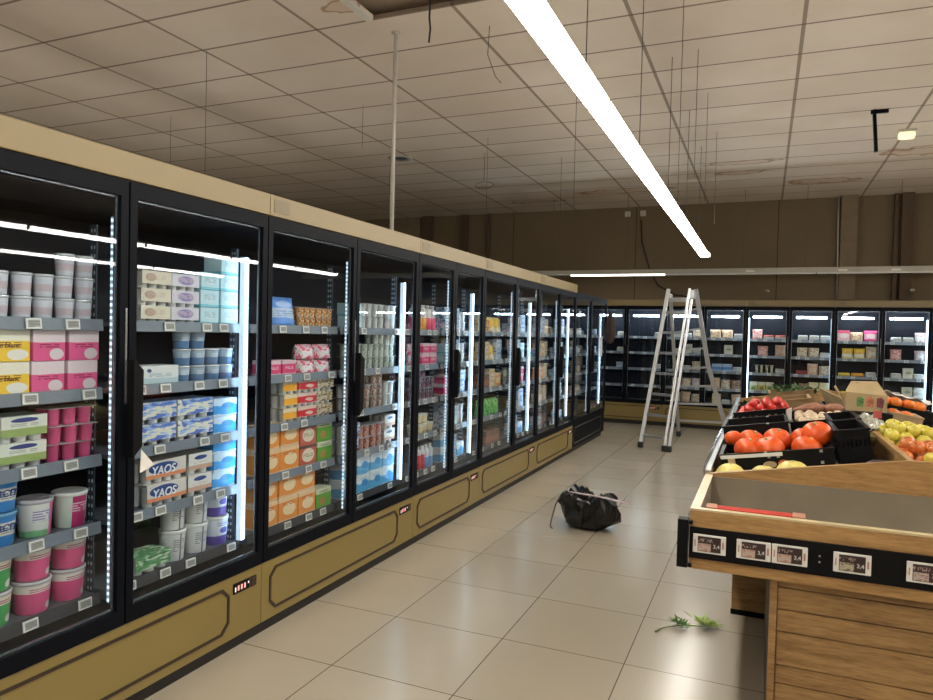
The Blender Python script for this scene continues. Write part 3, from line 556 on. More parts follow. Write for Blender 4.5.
SPEC = [
 # door 1
 [[('pots', 3), ('pots', 3), ('pots', 2), ('pots', 2), ('pots', 2), ('pots', 2), ('pots', 2), ('pots', 2)],
  [('pcart', 2), ('pcart', 2), ('ycart', 2), ('ycart', 2)],
  [('pinkcups', 3), ('olive', 2), ('olive', 2), ('bluepack', 2)],
  [('magtub', 1), ('whitetub', 1), ('bluetub', 2), ('bluetub', 2)],
  [('pinktub', 2), ('pinktub', 2), ('greentub', 2), ('greentub', 2), ('greentub', 2)]],
 # door 2
 [[('tealpk', 4), ('tealpk', 3), ('purpsl', 3), ('beigesl', 3), ('beigesl', 3)],
  [('cupblu', 2), ('cupblu', 2), ('cupblu', 3), ('cupblu', 3), ('whitepk', 1), ('whitepk', 2)],
  [('bluebox', 2), ('cow', 2), ('cow', 2)],
  [('bluebox', 3), ('bifid', 2), ('yaos', 2), ('yaos', 2)],
  [('bluetall', 2), ('talltub', 2), ('talltub', 2), ('greenpk', 1), ('greentub', 2)]],
 # door 3
 [[('orcup', 2), ('orcup', 2), ('bigblue', 1), ('bigblue', 1)],
  [('redwht', 2), ('redwht', 2), ('-', .05), ('pkpk', 1), ('pkpk', 1)],
  [('mochapk', 3), ('redpk', 3), ('yelpk', 3)],
  [('greenbx', 2), ('darkbx', 2), ('orangebx', 2), ('orangebx', 2)],
  [('greenbx', 1), ('orangebx', 2), ('orangebx', 2), ('orangebx', 2)]],
 # door 4
 [[('whcup', 2), ('whcup', 2), ('whcup', 2), ('tealpk', 2)],
  [('gwcup', 3), ('gwcup', 3), ('gwcup', 2), ('gwcup', 2)],
  [('whcup', 2), ('brwht', 3), ('brwht', 2), ('whcup', 2)],
  [('bifid', 2), ('pkred', 2), ('pkred', 2), ('cow', 2)],
  [('tealwht', 2), ('tealwht', 2), ('tealwht', 2), ('tealwht', 2)]],
 # door 5
 [[('pkbot', 1), ('pkbot', 1), ('orbot', 1), ('orbot', 1), ('pkbot', 1)],
  [('pkpk', 2), ('pkpk', 2), ('redwht', 2)],
  [('dkcup', 2), ('dkcup', 3), ('dkcup', 2)],
  [('crcup', 1), ('crcup', 2), ('crcup', 2), ('crcup', 1)],
  [('bltall', 1), ('bltall', 1), ('rdtall', 1), ('rdtall', 1), ('rdtall', 1)]],
 # door 6
 [[('whcup', 2), ('mix1', 2), ('mix1', 2)], [('whcup', 2), ('mix1', 2), ('tealpk', 2)], [('mix1', 2), ('whcup', 2), ('pkpk', 2)], [('whcup', 2), ('tealpk', 2), ('mix1', 2)], [('tealwht', 1), ('mix1', 2), ('tealwht', 2)]],
 # door 7
 [[('yelbag', 1), ('yelbag', 1), ('orcup', 2), ('mix2', 2)], [('mix1', 2), ('yelbag', 1), ('mix2', 2), ('mix2', 1)], [('orangebx', 1), ('mix2', 2), ('brnbx', 1)], [('grnbag', 1), ('grnbag', 1), ('grnbag', 1)], [('brnbx', 1), ('brnbx', 1)]],
 # door 8
 [[('mix1', 2), ('whcup', 2), ('mix1', 1)], [('tealpk', 2), ('mix1', 2)], [('pkpk', 2), ('mix1', 1), ('whcup', 2)], [('mix1', 2), ('whcup', 1)], [('tealwht', 1), ('mix1', 2)]],
 # door 9
 [[('mix2', 2), ('mix1', 2), ('mix1', 1)], [('mix2', 2), ('yelpk', 2), ('mix1', 1)], [('mix2', 2), ('orangebx', 1)], [('mix2', 2), ('mix2', 1)], [('brnbx', 1), ('mix1', 1)]],
 # door 10
 [[('mix1', 2), ('whcup', 1)], [('whcup', 2), ('mix1', 1)], [('mix1', 1), ('tealpk', 1)], [('whcup', 2)], [('mix1', 1)]],
 # door 11
 [[('mix1', 1), ('mix2', 1)], [('whcup', 1), ('mix1', 1)], [('mix2', 1)], [('mix2', 1), ('redwht', 1)], []],
 [[('mix1', 1)], [('mix1', 1)], [], [], []]]
for i, sp in enumerate(SPEC):
    y0, y1 = bays[i]
    fill((XF, 0, 0), PI/2, y0+.034, y1-(.008 if i % 2 == 0 else .034), SH_Z, ('%s side door' % (ORD[i] if i else 'nearest')), sp, i < 5)
# end wall, left to right: door index from -6
BSPEC = {
 -4: [[('whttray', 1)], [('whttray', 1)], [('mix1', 1)], [], []],
 -3: [[('whttray', 1)], [], [('whttray', 1)], [], []],
 -2: [[('crmbag', 1), ('whttray', 1), ('whttray', 1)], [('whcard', 1), ('whttray', 1)], [('crmbag', 1), ('crmbag', 1)], [('crmbag', 1), ('whmix', 1)], [('crmbag', 1), ('salbag', 1), ('whcard', 1)]],
 -1: [[('whttray', 1), ('slices', 1), ('slices', 1)], [('-', .16), ('whcard', 1)], [('bluepk', 1), ('bluepk', 1)], [('-', .02), ('brnbag', 1), ('crmbag', 1), ('salbag', 1)], [('salbag', 1), ('crmblk', 1), ('crmbag', 1)]],
 0: [[('redmt', 1), ('redmt', 1), ('ham', 1)], [('salbag', 1), ('-', .1), ('ham', 1)], [('whttray', 1), ('eggcup', 1), ('eggcup', 1)], [('redwht', 1), ('greenpot', 1), ('yelpot', 1), ('greenpot', 1)], [('redmt', 1), ('whttray', 1), ('ham', 1)]],
 1: [[('whttray', 1), ('whttray', 1), ('whttray', 1)], [('whttray', 1), ('crmbag', 1), ('crmbag', 1), ('whttray', 1)], [('crmbag', 1), ('salbag', 1), ('reddk', 1)], [('crmblk', 1), ('brnbag', 1), ('crmblk', 1)], [('crmbag', 1), ('crmbag', 1), ('brnbag', 1)]],
 2: [[('magbx', 1), ('slices', 1), ('pinkbx', 1)], [('crmtall', 1), ('yelsq', 1), ('whttray', 1)], [('whttray', 1), ('orlog', 1), ('yellog', 1)], [('whttray', 1), ('yellog', 1), ('ham', 1)], [('whmix', 1), ('crmbag', 1)]],
 3: [[('whmix', 1), ('whttray', 1), ('ham', 1)], [('whmix', 1), ('-', .16), ('ham', 1)], [('whttray', 1), ('whcard', 1), ('whcard', 1)], [('whttray', 2), ('whcard', 1), ('whcard', 1)], [('whmix', 1), ('whmix', 1)]],
 4: [[('ham', 1), ('ham', 1)], [('ham', 1), ('whmix', 1)], [('whmix', 1), ('whcard', 1)], [('ham', 1), ('whttray', 1)], [('ham', 1)]],
}
FILLR = random.Random(5)
for di, sp in BSPEC.items():
    if di >= -2:
        for row in sp:
            ks = [q[0] for q in row if q[0] != '-' and P[q[0]]['w'] < .19]
            if ks and not any(q[0] == '-' for q in row):
                while sum(P[q[0]]['w']+.01 for q in row) < .53: row.insert(FILLR.randrange(len(row)+1), (FILLR.choice(ks+['whttray']), 1))
    x0 = BX0+BM/2*di
    fill((0, BY, 0), 0, x0+.034, x0+BM/2-.034, SHB, '%s end-wall door' % ORD[di+6], sp, False)
# ---------------------------------------------------------------- strip lamps
def strip_lamp(x, y0, y1, z, label):
    t = thing('strip_lamp', label, 'ceiling lamp', (x, y0, z), 0, 'rows of strip lamps along the aisles'); L = y1-y0
    part('housing', MB().prism([(-.03, .07), (.03, .07), (.05, .034), (-.05, .034)], 0, L), M['whitemetal'], t)
    part('end_cap', MB().box(-.07, .07, L, L+.012, 0, .07), M['whitemetal'], t)
    s = 1.53; n = math.ceil(L/s)
    for i in range(n):
        part('diffuser', MB().bbox(-.054, .054, i*s+.02, min(L-.003, (i+1)*s-.02), -.004, .036, .004), M['tube'], t)
        part('joint_clip', MB().box(-.056, .056, max(0, i*s-.019), i*s+.019, .0, .0365), M['clip'], t)
strip_lamp(-.80, -4.17, 10.28, 2.70, 'long lit strip lamp hanging above the aisle')
strip_lamp(-5.6, -4.2, 7.8, 2.35, 'unseen strip lamp added behind the side freezers to brighten the ceiling')  # lamp added out of view, for more light on the left ceiling
strip_lamp(2.70, -4.2, 10.8, 2.55, 'lit strip lamp over the produce side, beyond the right edge')
strip_lamp(5.9, -4.2, 11.4, 2.60, 'lit strip lamp over the far right aisle')
t = thing('lamp_trunking', 'long horizontal lamp trunking hanging before the end wall', 'ceiling lamp', (-4.3, 12.0, 2.60))
part('housing', MB().bbox(0, 8.6, -.05, .05, .02, .095, .008), M['greymetal'], t)
part('diffuser', MB().bbox(1.14, 2.74, -.045, .045, -.004, .022, .006), M['tubeback'], t)
part('blind_cover', MB().bbox(2.76, 5.0, -.045, .045, .0, .022, .006).bbox(5.02, 8.58, -.045, .045, .0, .022, .006), M['whitemetal'], t)
for k in range(4):
    part('socket', MB().bbox(4.0+k*1.0+.3*(k % 2), 4.12+k*1.0+.3*(k % 2), -.052, -.048, .03, .06, .001), M['white'], t)  # small white plates stand in for reflected spots on the housing
# suspension wires
def wire(x, y, z0, z1, label, r=.003, x2=None, y2=None):
    x2 = x if x2 is None else x2; y2 = y if y2 is None else y2
    solo('suspension_wire', MB().tube([(x, y, z0), (x2, y2, z1)], r, 6), M['wire'], label, 'wire', 'thin wires hanging from the ceiling')
LW = [(3.2, 'nearest'), (4.7, 'second'), (6.2, 'third'), (7.7, 'fourth'), (9.2, 'farthest')]
for y, n in LW: wire(-.80, y, 2.768, HZ, '%s thin wire holding the lit strip lamp' % n)
for y, n in ((5.0, 'nearest'), (6.1, 'second'), (7.2, 'third'), (8.6, 'farthest')): wire(-.58, y, 2.9 if y > 6 else 2.5, HZ, '%s loose wire hanging right of the lit strip lamp' % n, .0025)
for lx, nm_ in ((2.70, 'over the produce side'), (5.9, 'over the far right aisle')):
    for y, n in ((1.5, 'near'), (8.0, 'far')): wire(lx, y, 2.61, HZ, '%s wire of the strip lamp %s' % (n, nm_))
for x, n in ((-3.5, 'leftmost'), (-2.2, 'second'), (-.35, 'third'), (.55, 'fourth'), (1.8, 'rightmost')): wire(x, 12.0, 2.69, HZ, '%s wire holding the lamp trunking at the end wall' % n)
for x, y, z, n in ((-4.55, 4.72, 2.75, 'long wire above the nearest freezers'), (-6.3, 6.0, 3.3, 'short wire far left above the nearest freezers'), (-5.2, 9.1, 3.2, 'wire left of the white pole'), (-4.0, 6.4, 3.5, 'short wire between ceiling and second freezer'), (-3.2, 8.0, 2.9, 'wire right of the white pole'), (-2.6, 9.2, 2.9, 'wire halfway between white pole and strip lamp'), (-1.55, 5.9, 2.6, 'wire left of the lit strip lamp')):
    wire(x, y, z, HZ, n, .0025)
t = thing('ceiling_pole', 'white pole rising from the freezer roof to the ceiling', 'pole', (-2.8, 4.95, 2.19))
part('tube', MB().tube([(0, 0, 0), (0, 0, HZ-2.19)], .016, 12), M['whitemetal'], t)
part('ceiling_flange', MB().lathe([(.035, HZ-2.19-.012), (.035, HZ-2.19)], 14), M['greymetal'], t)
solo('hanging_cable', MB().tube([(-2.31, 4.5, HZ+.2), (-2.3, 4.56, HZ), (-2.31, 4.57, HZ-.12), (-2.30, 4.57, HZ-.2), (-2.31, 4.57, HZ-.30)], .007, 6), M['cable'], 'black cable hanging out of the ceiling opening', 'cable')
solo('looped_cable', MB().tube([(-3.5, 8.65, HZ), (-3.5, 8.65, HZ-.3)]+[(-3.5+.13*math.sin(a*PI/6), 8.65, HZ-.43+.13*math.cos(a*PI/6)*.35) for a in range(13)], .004, 5), M['wire'], 'thin looped cable hanging right of the round ceiling speaker', 'cable')
solo('sagging_cable', MB().tube([(-2.05, 5.1, HZ), (-2.08, 5.15, HZ-.2), (-2.03, 5.2, HZ-.36), (-1.98, 5.2, HZ-.42)], .003, 5), M['wire'], 'thin curved wire hanging beside the ceiling opening', 'cable')
solo('wall_cable', MB().tube([(-2.15, WB-.03, HZ-.25), (-2.12, WB-.05, 3.3), (-1.95, WB-.06, 2.75), (-1.8, WB-.08, 2.5), (-1.5, WB-.09, 2.33), (-1.1, WB-.09, 2.27)], .012, 6), M['cable'], 'black cable drooping down the wall behind the ladder', 'cable')
t = thing('ceiling_speaker', 'round grey fixture in the ceiling left of centre', 'ceiling speaker', (-4.72, 8.54, HZ))
part('ring', MB().lathe([(.17, 0), (.17, -.012), (.12, -.02), (.12, -.004)], 24), M['greymetal'], t)
part('grille', MB().lathe([(.115, -.002), (.115, -.01), (.03, -.016)], 20), M['innerblue'], t)
t = thing('emergency_light', 'small yellowish emergency light on the ceiling at right', 'emergency light', (1.40, 9.18, HZ))
part('housing', MB().bbox(-.09, .09, -.06, .06, -.03, 0, .006), M['whitemetal'], t)
part('lens', MB().bbox(-.08, .08, -.05, .05, -.10, -.028, .02), emis('yellow_lens', (1, .85, .35), .55), t)
t = thing('ceiling_bracket', 'black angled metal bracket hanging from the ceiling', 'bracket', (1.0, 8.3, HZ))
part('arm', MB().beam((-.03, 0, 0), (.0, 0, -.43), .03, .06), M['black'], t)
part('flange', MB().beam((-.06, 0, -.012), (.10, 0, -.012), .03, .05, (0, 0, 1)), M['black'], t)
for x, n in ((-2.40, 'left'), (-2.12, 'right')):
    solo('wall_socket', MB().bbox(x-.05, x+.05, WB-.035, WB, 3.78, 3.88, .006), M['whitemetal'], '%s small white box high on the end wall' % n, 'wall socket')
for x, n in ((.02, 'left'), (2.12, 'right')):
    t = thing('wall_sensor', 'small dark sensor on the end wall, %s one' % n, 'sensor', (x, WB-.145 if x > 1 else WB, 2.40))
    part('mount', MB().bbox(-.02, .02, -.05, 0, -.02, .02, .004), M['greymetal'], t)
    part('sensor_head', MB().lathe([(.02, -.02), (.036, -.012), (.036, .012), (.02, .02)], 14, 0, -.06, 0), M['greymetal'], t)
solo('wall_pipe', MB().tube([(1.06, WB-.05, HZ), (1.07, WB-.06, 3.2), (1.09, WB-.05, 2.25)], .013, 8), M['whitemetal'], 'thin white pipe running down beside the wall pilaster', 'pipe')
# ---------------------------------------------------------------- ladder
t = thing('combination_ladder', 'tall aluminium A-frame ladder standing in the aisle', 'ladder', (0, 0, 0))
fl0, fl1 = Vector((-1.56, 9.98, .05)), Vector((-1.30, 10.45, 2.26)); fr0, fr1 = Vector((-1.21, 9.80, .05)), Vector((-1.00, 10.40, 2.26))
def L_(a, b, f): return a+(b-a)*f
part('front_rail', MB().beam(fl0, fl1, .05, .05), M['alu'], t); part('front_rail', MB().beam(fr0, fr1, .034, .05), M['alu'], t)
fo = Vector((.066, -.03, 0)); part('extension_rail', MB().beam(fr0+fo, L_(fr0, fr1, .93)+fo*.8, .034, .05), M['alud'], t)
for k in range(7):
    f = .055+k*.132; part('rung', MB().beam(L_(fl0, fl1, f), L_(fr0, fr1, f), .034, .034), M['alu'], t)
bl0, bl1 = Vector((-1.20, 11.45, .05)), Vector((-1.29, 10.62, 2.16)); br0, br1 = Vector((-.46, 11.45, .05)), Vector((-.93, 10.55, 2.26))
brm = Vector((-.76, 11.0, 1.15))
part('rear_rail', MB().beam(bl0, bl1, .045, .05), M['alu'], t); part('rear_rail', MB().beam(br0, brm, .06, .05).beam(brm, br1, .06, .05), M['alud'], t)
for k in range(7):
    f = .10+k*.13; b = L_(br0, brm, f*2) if f < .5 else L_(brm, br1, (f-.5)*2); part('rung', MB().beam(L_(bl0, bl1, f), b, .03, .03), M['alu'], t)
part('top_brace', MB().beam(L_(fl0, fl1, .93), L_(fr0, fr1, .93), .06, .02), M['alu'], t)
part('hinge', MB().bbox(-1.01, -.93, 10.38, 10.60, 2.12, 2.24, .015), M['alud'], t); part('hinge', MB().bbox(-1.32, -1.26, 10.43, 10.66, 2.10, 2.20, .015), M['alu'], t)
for p in (fl0, fr0, fr0+fo, bl0, br0): part('rubber_foot', MB().bbox(p.x-.035, p.x+.035, p.y-.045, p.y+.045, .001, .085, .012), M['rubber'], t)
# ---------------------------------------------------------------- rubbish bag on the floor
t = thing('rubbish_bag', 'crumpled black rubbish bag standing open on the floor', 'bag', (-1.275, 5.58, 0))
vs = []; fs = []; n = 56; prof = [(.05, .002), (.13, .004), (.185, .03), (.225, .09), (.245, .16), (.245, .22), (.225, .265), (.195, .275), (.15, .25), (.10, .235), (.03, .225)]
for i, (r, z) in enumerate(prof):
    for j in range(n):
        a = 2*PI*j/n; q = noise.noise(Vector((math.cos(a)*1.6, math.sin(a)*1.6, z*9+3)))*.26+noise.noise(Vector((math.cos(a)*3.5, math.sin(a)*3.5, z*26)))*.22+noise.noise(Vector((math.cos(a)*7, math.sin(a)*7, z*40)))*.08
        rr = r*(1+q*(.5 if i < 2 else 1)); zz = z if i < 2 else max(.003, z*(1+.35*noise.noise(Vector((math.cos(a)*1.6, math.sin(a)*1.6, 7.7)))+.14*noise.noise(Vector((math.cos(a)*7, math.sin(a)*7, 2+z*8)))))
        vs.append((rr*math.cos(a)*1.0, rr*math.sin(a)*.72, zz))
for i in range(len(prof)-1):
    for j in range(n): fs.append((i*n+j, i*n+(j+1) % n, (i+1)*n+(j+1) % n, (i+1)*n+j))
fs.append(tuple(range(n))[::-1]); fs.append(tuple((len(prof)-1)*n+j for j in range(n)))
part('plastic_sack', MB().add(vs, fs), plain('black_polythene', (.009, .009, .010), .28), t)
part('drawstring', MB().tube([(-.22, -.02, .25), (-.26, -.05, .16), (-.27, -.10, .08), (-.27, -.16, .012), (-.24, -.20, .006)], .005, 6), M['cable'], t)
solo('plastic_stick', MB().tube([(-1.43, 5.50, .288), (-1.22, 5.48, .284), (-.90, 5.44, .262)], .006, 8), plain('pale_pink_plastic', (.75, .60, .62), .35), 'thin pale stick lying across the black rubbish bag', 'stick')
# sprig of herb
t = thing('herb_sprig', 'wilted green herb sprig lying on the floor tiles', 'herb', (-.31, 3.87, .008))
gm = plain('leaf_green', (.09, .20, .025), .6, var=.3); gm2 = plain('leaf_light_green', (.25, .38, .05), .6, var=.3); sm_ = plain('stem_green', (.20, .22, .07), .6)
part('stem', MB().tube([(-.17, -.13, 0), (-.155, -.085, .0), (-.11, -.04, .004), (-.04, 0, .008), (.05, .04, .004), (.15, .10, .002)], .004, 6, .002), sm_, t)
def leaf(mb, p, a, l, w, tilt):
    d = Vector((math.cos(a), math.sin(a), tilt)); s = Vector((-math.sin(a), math.cos(a), 0)); p = Vector(p); u = Vector((0, 0, .0012))
    pts = [p, p+d*l*.35+s*w, p+d*l*.7+s*w*.7, p+d*l, p+d*l*.7-s*w*.7, p+d*l*.35-s*w]; n = len(pts)
    mb.add(pts+[q+u for q in pts], [tuple(range(n))[::-1], tuple(range(n, 2*n))]+[(i, (i+1) % n, (i+1) % n+n, i+n) for i in range(n)])
a_, b_ = MB(), MB()
for k in range(44):
    leaf(a_, (-.06+R_.gauss(0, .018), .0+R_.gauss(0, .02), .006+R_.random()*.02), R_.uniform(0, 2*PI), R_.uniform(.03, .055), .006, R_.uniform(-.05, .6))
for k in range(60):
    leaf(b_, (.075+R_.gauss(0, .03), .055+R_.gauss(0, .022), .006+R_.random()*.02), R_.uniform(0, 2*PI), R_.uniform(.03, .06), .0055, R_.uniform(-.05, .6))
part('leaf_cluster', a_, gm, t); part('leaf_cluster', b_, gm2, t)
# garment and paper at the black cabinet
t = thing('hanging_cloth', 'brown cloth hanging from the corner of the black cabinet', 'cloth', (-2.19, 10.72, 1.44))
part('cloth', MB().lathe([(.02, 0), (.05, .03), (.075, .12), (.07, .26), (.045, .38), (.03, .47), (.015, .50)], 22, fn=lambda a: 1+.25*math.sin(a*5)+.12*math.sin(a*9+1)), M['cloth'], t)
part('hanging_loop', MB().tube([(0, 0, .49), (-.03, 0, .55), (-.088, 0, .57)], .004, 6), M['cable'], t)
solo('paper_notice', MB().box(-2.2985+.014, -2.27, 10.50, 10.58, 1.25, 1.55), M['white'], 'narrow white paper on the last glass door of the black cabinet', 'notice')
solo('paper_slip', MB().prism([(-.025, -.045), (.045, -.02), (-.02, .05)], -.0015, 0), M['white'], 'small white paper slip stuck at handle of second glass door', 'notice', loc=(XF+.0145, 2.055, 1.01), rot=(0, 0, PI/2))
# ---------------------------------------------------------------- produce stand
XL, XC, XR = -.245, .64, 1.52; Y0, Y1, Y2 = 2.84, 3.60, 8.45
ZL, ZC = .895, 1.035; SL_ = (ZC-ZL)/(XC-XL); TH = -math.atan(SL_)
t = thing('produce_stand', 'oak produce stand with empty front tray and sloping fruit bays', 'produce stand', (0, 0, 0))
part('front_board', MB().bbox(XL, XR, Y0, Y0+.025, .655, .885, .003), M['woodx'], t)
part('front_edge', MB().box(XL, XR, Y0-.001, Y0+.03, .885, .892), M['edge'], t)
part('side_board', MB().bbox(XL, XL+.025, Y0+.025, Y1, .655, .885, .003).bbox(XR-.025, XR, Y0+.025, Y1, .655, .885, .003), M['woody'], t)
part('side_edge', MB().box(XL, XL+.035, Y0+.03, Y1, .885, .892), M['edge'], t); part('side_edge', MB().box(XR-.035, XR, Y0+.03, Y1, .885, .892), M['edge'], t)
part('bay_edge', MB().box(XL-.006, XL+.020, Y1+.03, Y2, ZL-.005, ZL+.012), M['alu'], t)
part('tray_liner', MB().box(XL+.026, XR-.026, Y0+.026, Y1, .70, .706).box(XL+.026, XL+.03, Y0+.026, Y1, .706, .884).box(XL+.03, XR-.03, Y1-.008, Y1-.002, .706, .884).box(XR-.03, XR-.026, Y0+.03, Y1, .706, .884), M['liner'], t)
part('tray_bottom', MB().box(XL+.02, XR-.02, Y0+.025, Y1+.1, .656, .699), M['woodshade'], t)
part('gable', MB().prism([(XL, .656), (XR, .656), (XR, ZL-.003), (XC+.05, ZC), (XC-.03, ZC), (XL, ZL-.003)], Y1, Y1+.03), M['woodx'], t)
part('divider', MB().bbox(XC-.035, XC-.005, Y1+.03, 4.72, .70, ZC, .003), M['woody'], t)
part('bay_floor', MB().prism([(XL+.02, ZL-.155), (XC-.04, ZC-.155), (XC+.05, ZC-.155), (XR-.02, ZL-.155), (XR-.02, ZL-.18), (XC, ZC-.18), (XL+.02, ZL-.18)], Y1+.03, Y2), M['darkrail'], t)
part('bay_side', MB().bbox(XL, XL+.018, Y1+.03, Y2, .656, ZL-.005, .003).bbox(XR-.018, XR, Y1+.03, Y2, .656, ZL-.005, .003), M['woody'], t)
part('end_board', MB().prism([(XL, .656), (XR, .656), (XR, ZL-.005), (XC, ZC), (XL, ZL-.005)], Y2, Y2+.02), M['woodx'], t)
part('clear_side_guard', MB().box(XL-.012, XL-.007, Y1+.05, Y2, .80, ZL+.035).box(XL-.035, XL-.012, Y1+.05, Y2, .80, .805), M['clear'], t)
pr_ = part('price_rail', MB().bbox(XL, XR, Y0-.010, Y0-.001, .700, .822, .002), M['blackplastic'], t)
part('rail_bracket', MB().bbox(XL-.042, XL-.002, Y0-.045, Y0+.005, .668, .855, .003).bbox(XL-.01, XL+.012, Y0-.02, Y0-.0005, .832, .846, .003).bbox(XL-.01, XL+.012, Y0-.02, Y0-.0005, .664, .678, .003), M['blackplastic'], pr_)
def esl(seed):
    t = NT('shelf_label_screen_%d' % seed, .35); v, x, y, z = t.co()
    cell = t.wn(t.vec(t.mt('FLOOR', t.mt('MULTIPLY', x, 330)), seed, t.mt('FLOOR', t.mt('MULTIPLY', z, 150))))
    tx = t.mt('MULTIPLY', t.mt('GREATER_THAN', cell, .55), t.mt('MULTIPLY', t.mt('GREATER_THAN', z, .008), t.mt('LESS_THAN', z, .021)))
    t.base(t.mix(t.mt('MULTIPLY', tx, t.mt('LESS_THAN', x, .012)), (.035, .018, .018), (.32, .24, .22))); return t.m
dig = text_mesh('3,4', .020, plain('label_digit_print', (.6, .58, .56), .4))
picm = [spots('label_picture_1', (.48, .36, .31), (.42, .22, .17), (.5, .42, .36), 3), spots('label_picture_2', (.45, .40, .30), (.16, .13, .08), (.4, .35, .26), 3), spots('label_picture_3', (.42, .34, .31), (.30, .17, .15), (.5, .42, .36), 4)]
for k, (x, pm) in enumerate(((-.170, 0), (-.012, 0), (.1115, 0), (.315, 1), (.542, 2), (.78, 0), (1.05, 1))):
    e = part('price_label', MB().bbox(-.06, .06, -.016, -.0102, -.036, .036, .002), M['white'], pr_, (x, Y0, .762))
    part('screen', MB().box(-.042, .042, -.0175, -.016, -.029, .029), esl(k), e)
    part('picture', MB().box(-.040, .006, -.0183, -.0175, -.027, .002), picm[pm], e)
    part('price_digits', dig, None, e, (.026, -.0182, -.006))
    part('button', MB().box(.047, .053, -.0172, -.016, -.012, .014).box(-.054, -.050, -.0172, -.016, -.012, .014), M['copper'], e)
part('screw', MB().box(.208, .214, Y0-.0125, Y0-.010, .770, .776).box(.208, .214, Y0-.0125, Y0-.010, .748, .754), M['alu'], pr_)
# pedestal
pz = [.0, .12, .245, .315, .445, .53, .615, .655]
pp = MB()
for i in range(len(pz)-1): pp.bbox(.078, XR-.15, 2.90, 2.92, pz[i]+.002, pz[i+1]-.002, .002)
part('plank_panel', pp, M['woodshade'], t)
part('stile', MB().bbox(.050, .076, 2.885, 2.925, 0, .655, .003), M['woodshade'], t)
part('pedestal_core', MB().box(.05, XR-.15, 2.925, 4.2, 0, .65), M['walldk'], t)
part('rear_pedestal', MB().bbox(-.125, XR-.05, 4.2, Y2-.1, .0, .655, .004), M['woodshade'], t)
part('plinth', MB().box(-.128, XR-.045, 4.197, 4.1995, 0, .03), M['black'], t)
t = thing('red_price_strip', 'translucent red plastic strip lying in the front tray', 'plastic strip', (-.18, Y0+.060, .882), 0, rot=(.35, .0, .012))
part('strip', MB().bbox(.03, .30, -.004, .022, -.004, .010, .003), M['red'], t); part('clip', MB().bbox(-.01, .03, -.005, .026, -.006, .012, .003), M['copper'], t); part('clip', MB().bbox(.30, .345, -.005, .026, -.006, .012, .003), M['copper'], t)
# rests for the red strip sit on the liner floor
# crates
def bedz(x): return (ZL-.155)+SL_*(x-XL) if x < XC else (ZC-.155)-SL_*(x-XC)
def crate(name, label, x, y, w, d, h, mat, group=None, zoff=0.0, rz=0.0, slots=True, side=1):
    """x,y = left front corner; sits on the sloping bay floor"""
    t = thing(name, label, 'crate', (x, y, bedz(x)+.003+zoff), 0, group, rot=(0, TH*side, rz)); b = MB(); k = .012
    b.box(0, w, 0, d, 0, .01)
    for (a0, a1, c0, c1) in ((0, w, 0, k), (0, w, d-k, d), (0, k, k, d-k), (w-k, w, k, d-k)):
        if slots:
            b.box(a0, a1, c0, c1, .01, h*.55); b.box(a0, a1, c0, c1, h*.72, h)
            lx = a1-a0 > .1; n = 9 if lx else 6
            for i in range(n):
                if lx: q = a0+(a1-a0)*i/(n-1); b.box(max(a0, q-.012), min(a1, q+.012), c0, c1, h*.55, h*.72)
                else: q = c0+(c1-c0)*i/(n-1); b.box(a0, a1, max(c0, q-.012), min(c1, q+.012), h*.55, h*.72)
        else: b.box(a0, a1, c0, c1, .01, h)
    part('walls', b, mat, t)
    b2 = MB().frame(-.006, w+.006, -.006, d+.006, .02, h-.008, h+.002); b2.v = [(a, c, b_2) for a, b_2, c in b2.v]
    part('rim', b2, mat, t); return t
ck = plain('black_crate_plastic', (.005, .005, .006), .4, spec=.2)
def printed():
    t = NT('printed_black_card', .5, 0, .2); v, x, y, z = t.co(); n = t.wn(t.vec(t.mt('FLOOR', t.mt('MULTIPLY', x, 70)), 1, t.mt('FLOOR', t.mt('MULTIPLY', z, 70))))
    t.base(t.mix(t.mt('GREATER_THAN', n, .975), (.005, .0045, .005), (.40, .38, .34))); return t.m
pcm = printed()
c1 = crate('black_box', 'black printed box holding the big orange pumpkins', -.165, 3.90, .535, .40, .19, pcm, slots=False)
part('white_tag', MB().box(.48, .52, -.010, -.0065, .05, .075), M['white'], c1); part('white_tag', MB().box(.48, .525, -.010, -.0065, .015, .035), M['white'], c1)
part('corner_tab', MB().box(.0, .30, -.010, -.0065, .168, .186), M['white'], c1); part('corner_tab', MB().box(.035, .07, -.012, -.0105, .09, .168), M['cardlt'], c1)
def disc(rx, rz): return MB().prism([(rx*math.cos(a*PI/9), rz*math.sin(a*PI/9)) for a in range(18)], -.0095, -.0065)
part('printed_spot', disc(.033, .018), M['cardlt'], c1, (.235, 0, .125)); part('printed_spot', disc(.026, .020), plain('orange_print', (.65, .16, .05), .5), c1, (.300, 0, .127))
crate('black_crate', 'black crate standing right of the pumpkin box by the divider', .378, 3.98, .15, .44, .19, ck, zoff=.075)
crate('black_crate', 'second black crate along the divider, behind the nearest one', .39, 4.45, .15, .42, .19, ck, zoff=.075)
crate('black_crate', 'perforated empty black crate just behind the pumpkins', -.17, 4.46, .36, .42, .275, pcm)
crate('black_crate', 'low crate under the tomatoes, nearest of the stack', -.165, 5.0, .33, .55, .20, ck)
crate('black_crate', 'upper black crate holding the red tomatoes', -.160, 5.03, .32, .55, .10, ck, zoff=.203)
crate('black_crate', 'black crate holding the pale mushrooms and sweet potatoes', .20, 4.92, .36, .70, .19, ck, zoff=.03)
for q, (sx, sy) in enumerate(((.415, 3.978), (.425, 3.978))):
    pass
solo('fruit_crate', MB().bbox(.52, .82, 5.46, 5.76, .875, 1.075, .008), ck, 'closed black crate under the carrier box', 'crate')
crate('cardboard_box', 'open cardboard box behind the sweet potatoes', .15, 5.95, .24, .40, .28, M['card'], slots=False)
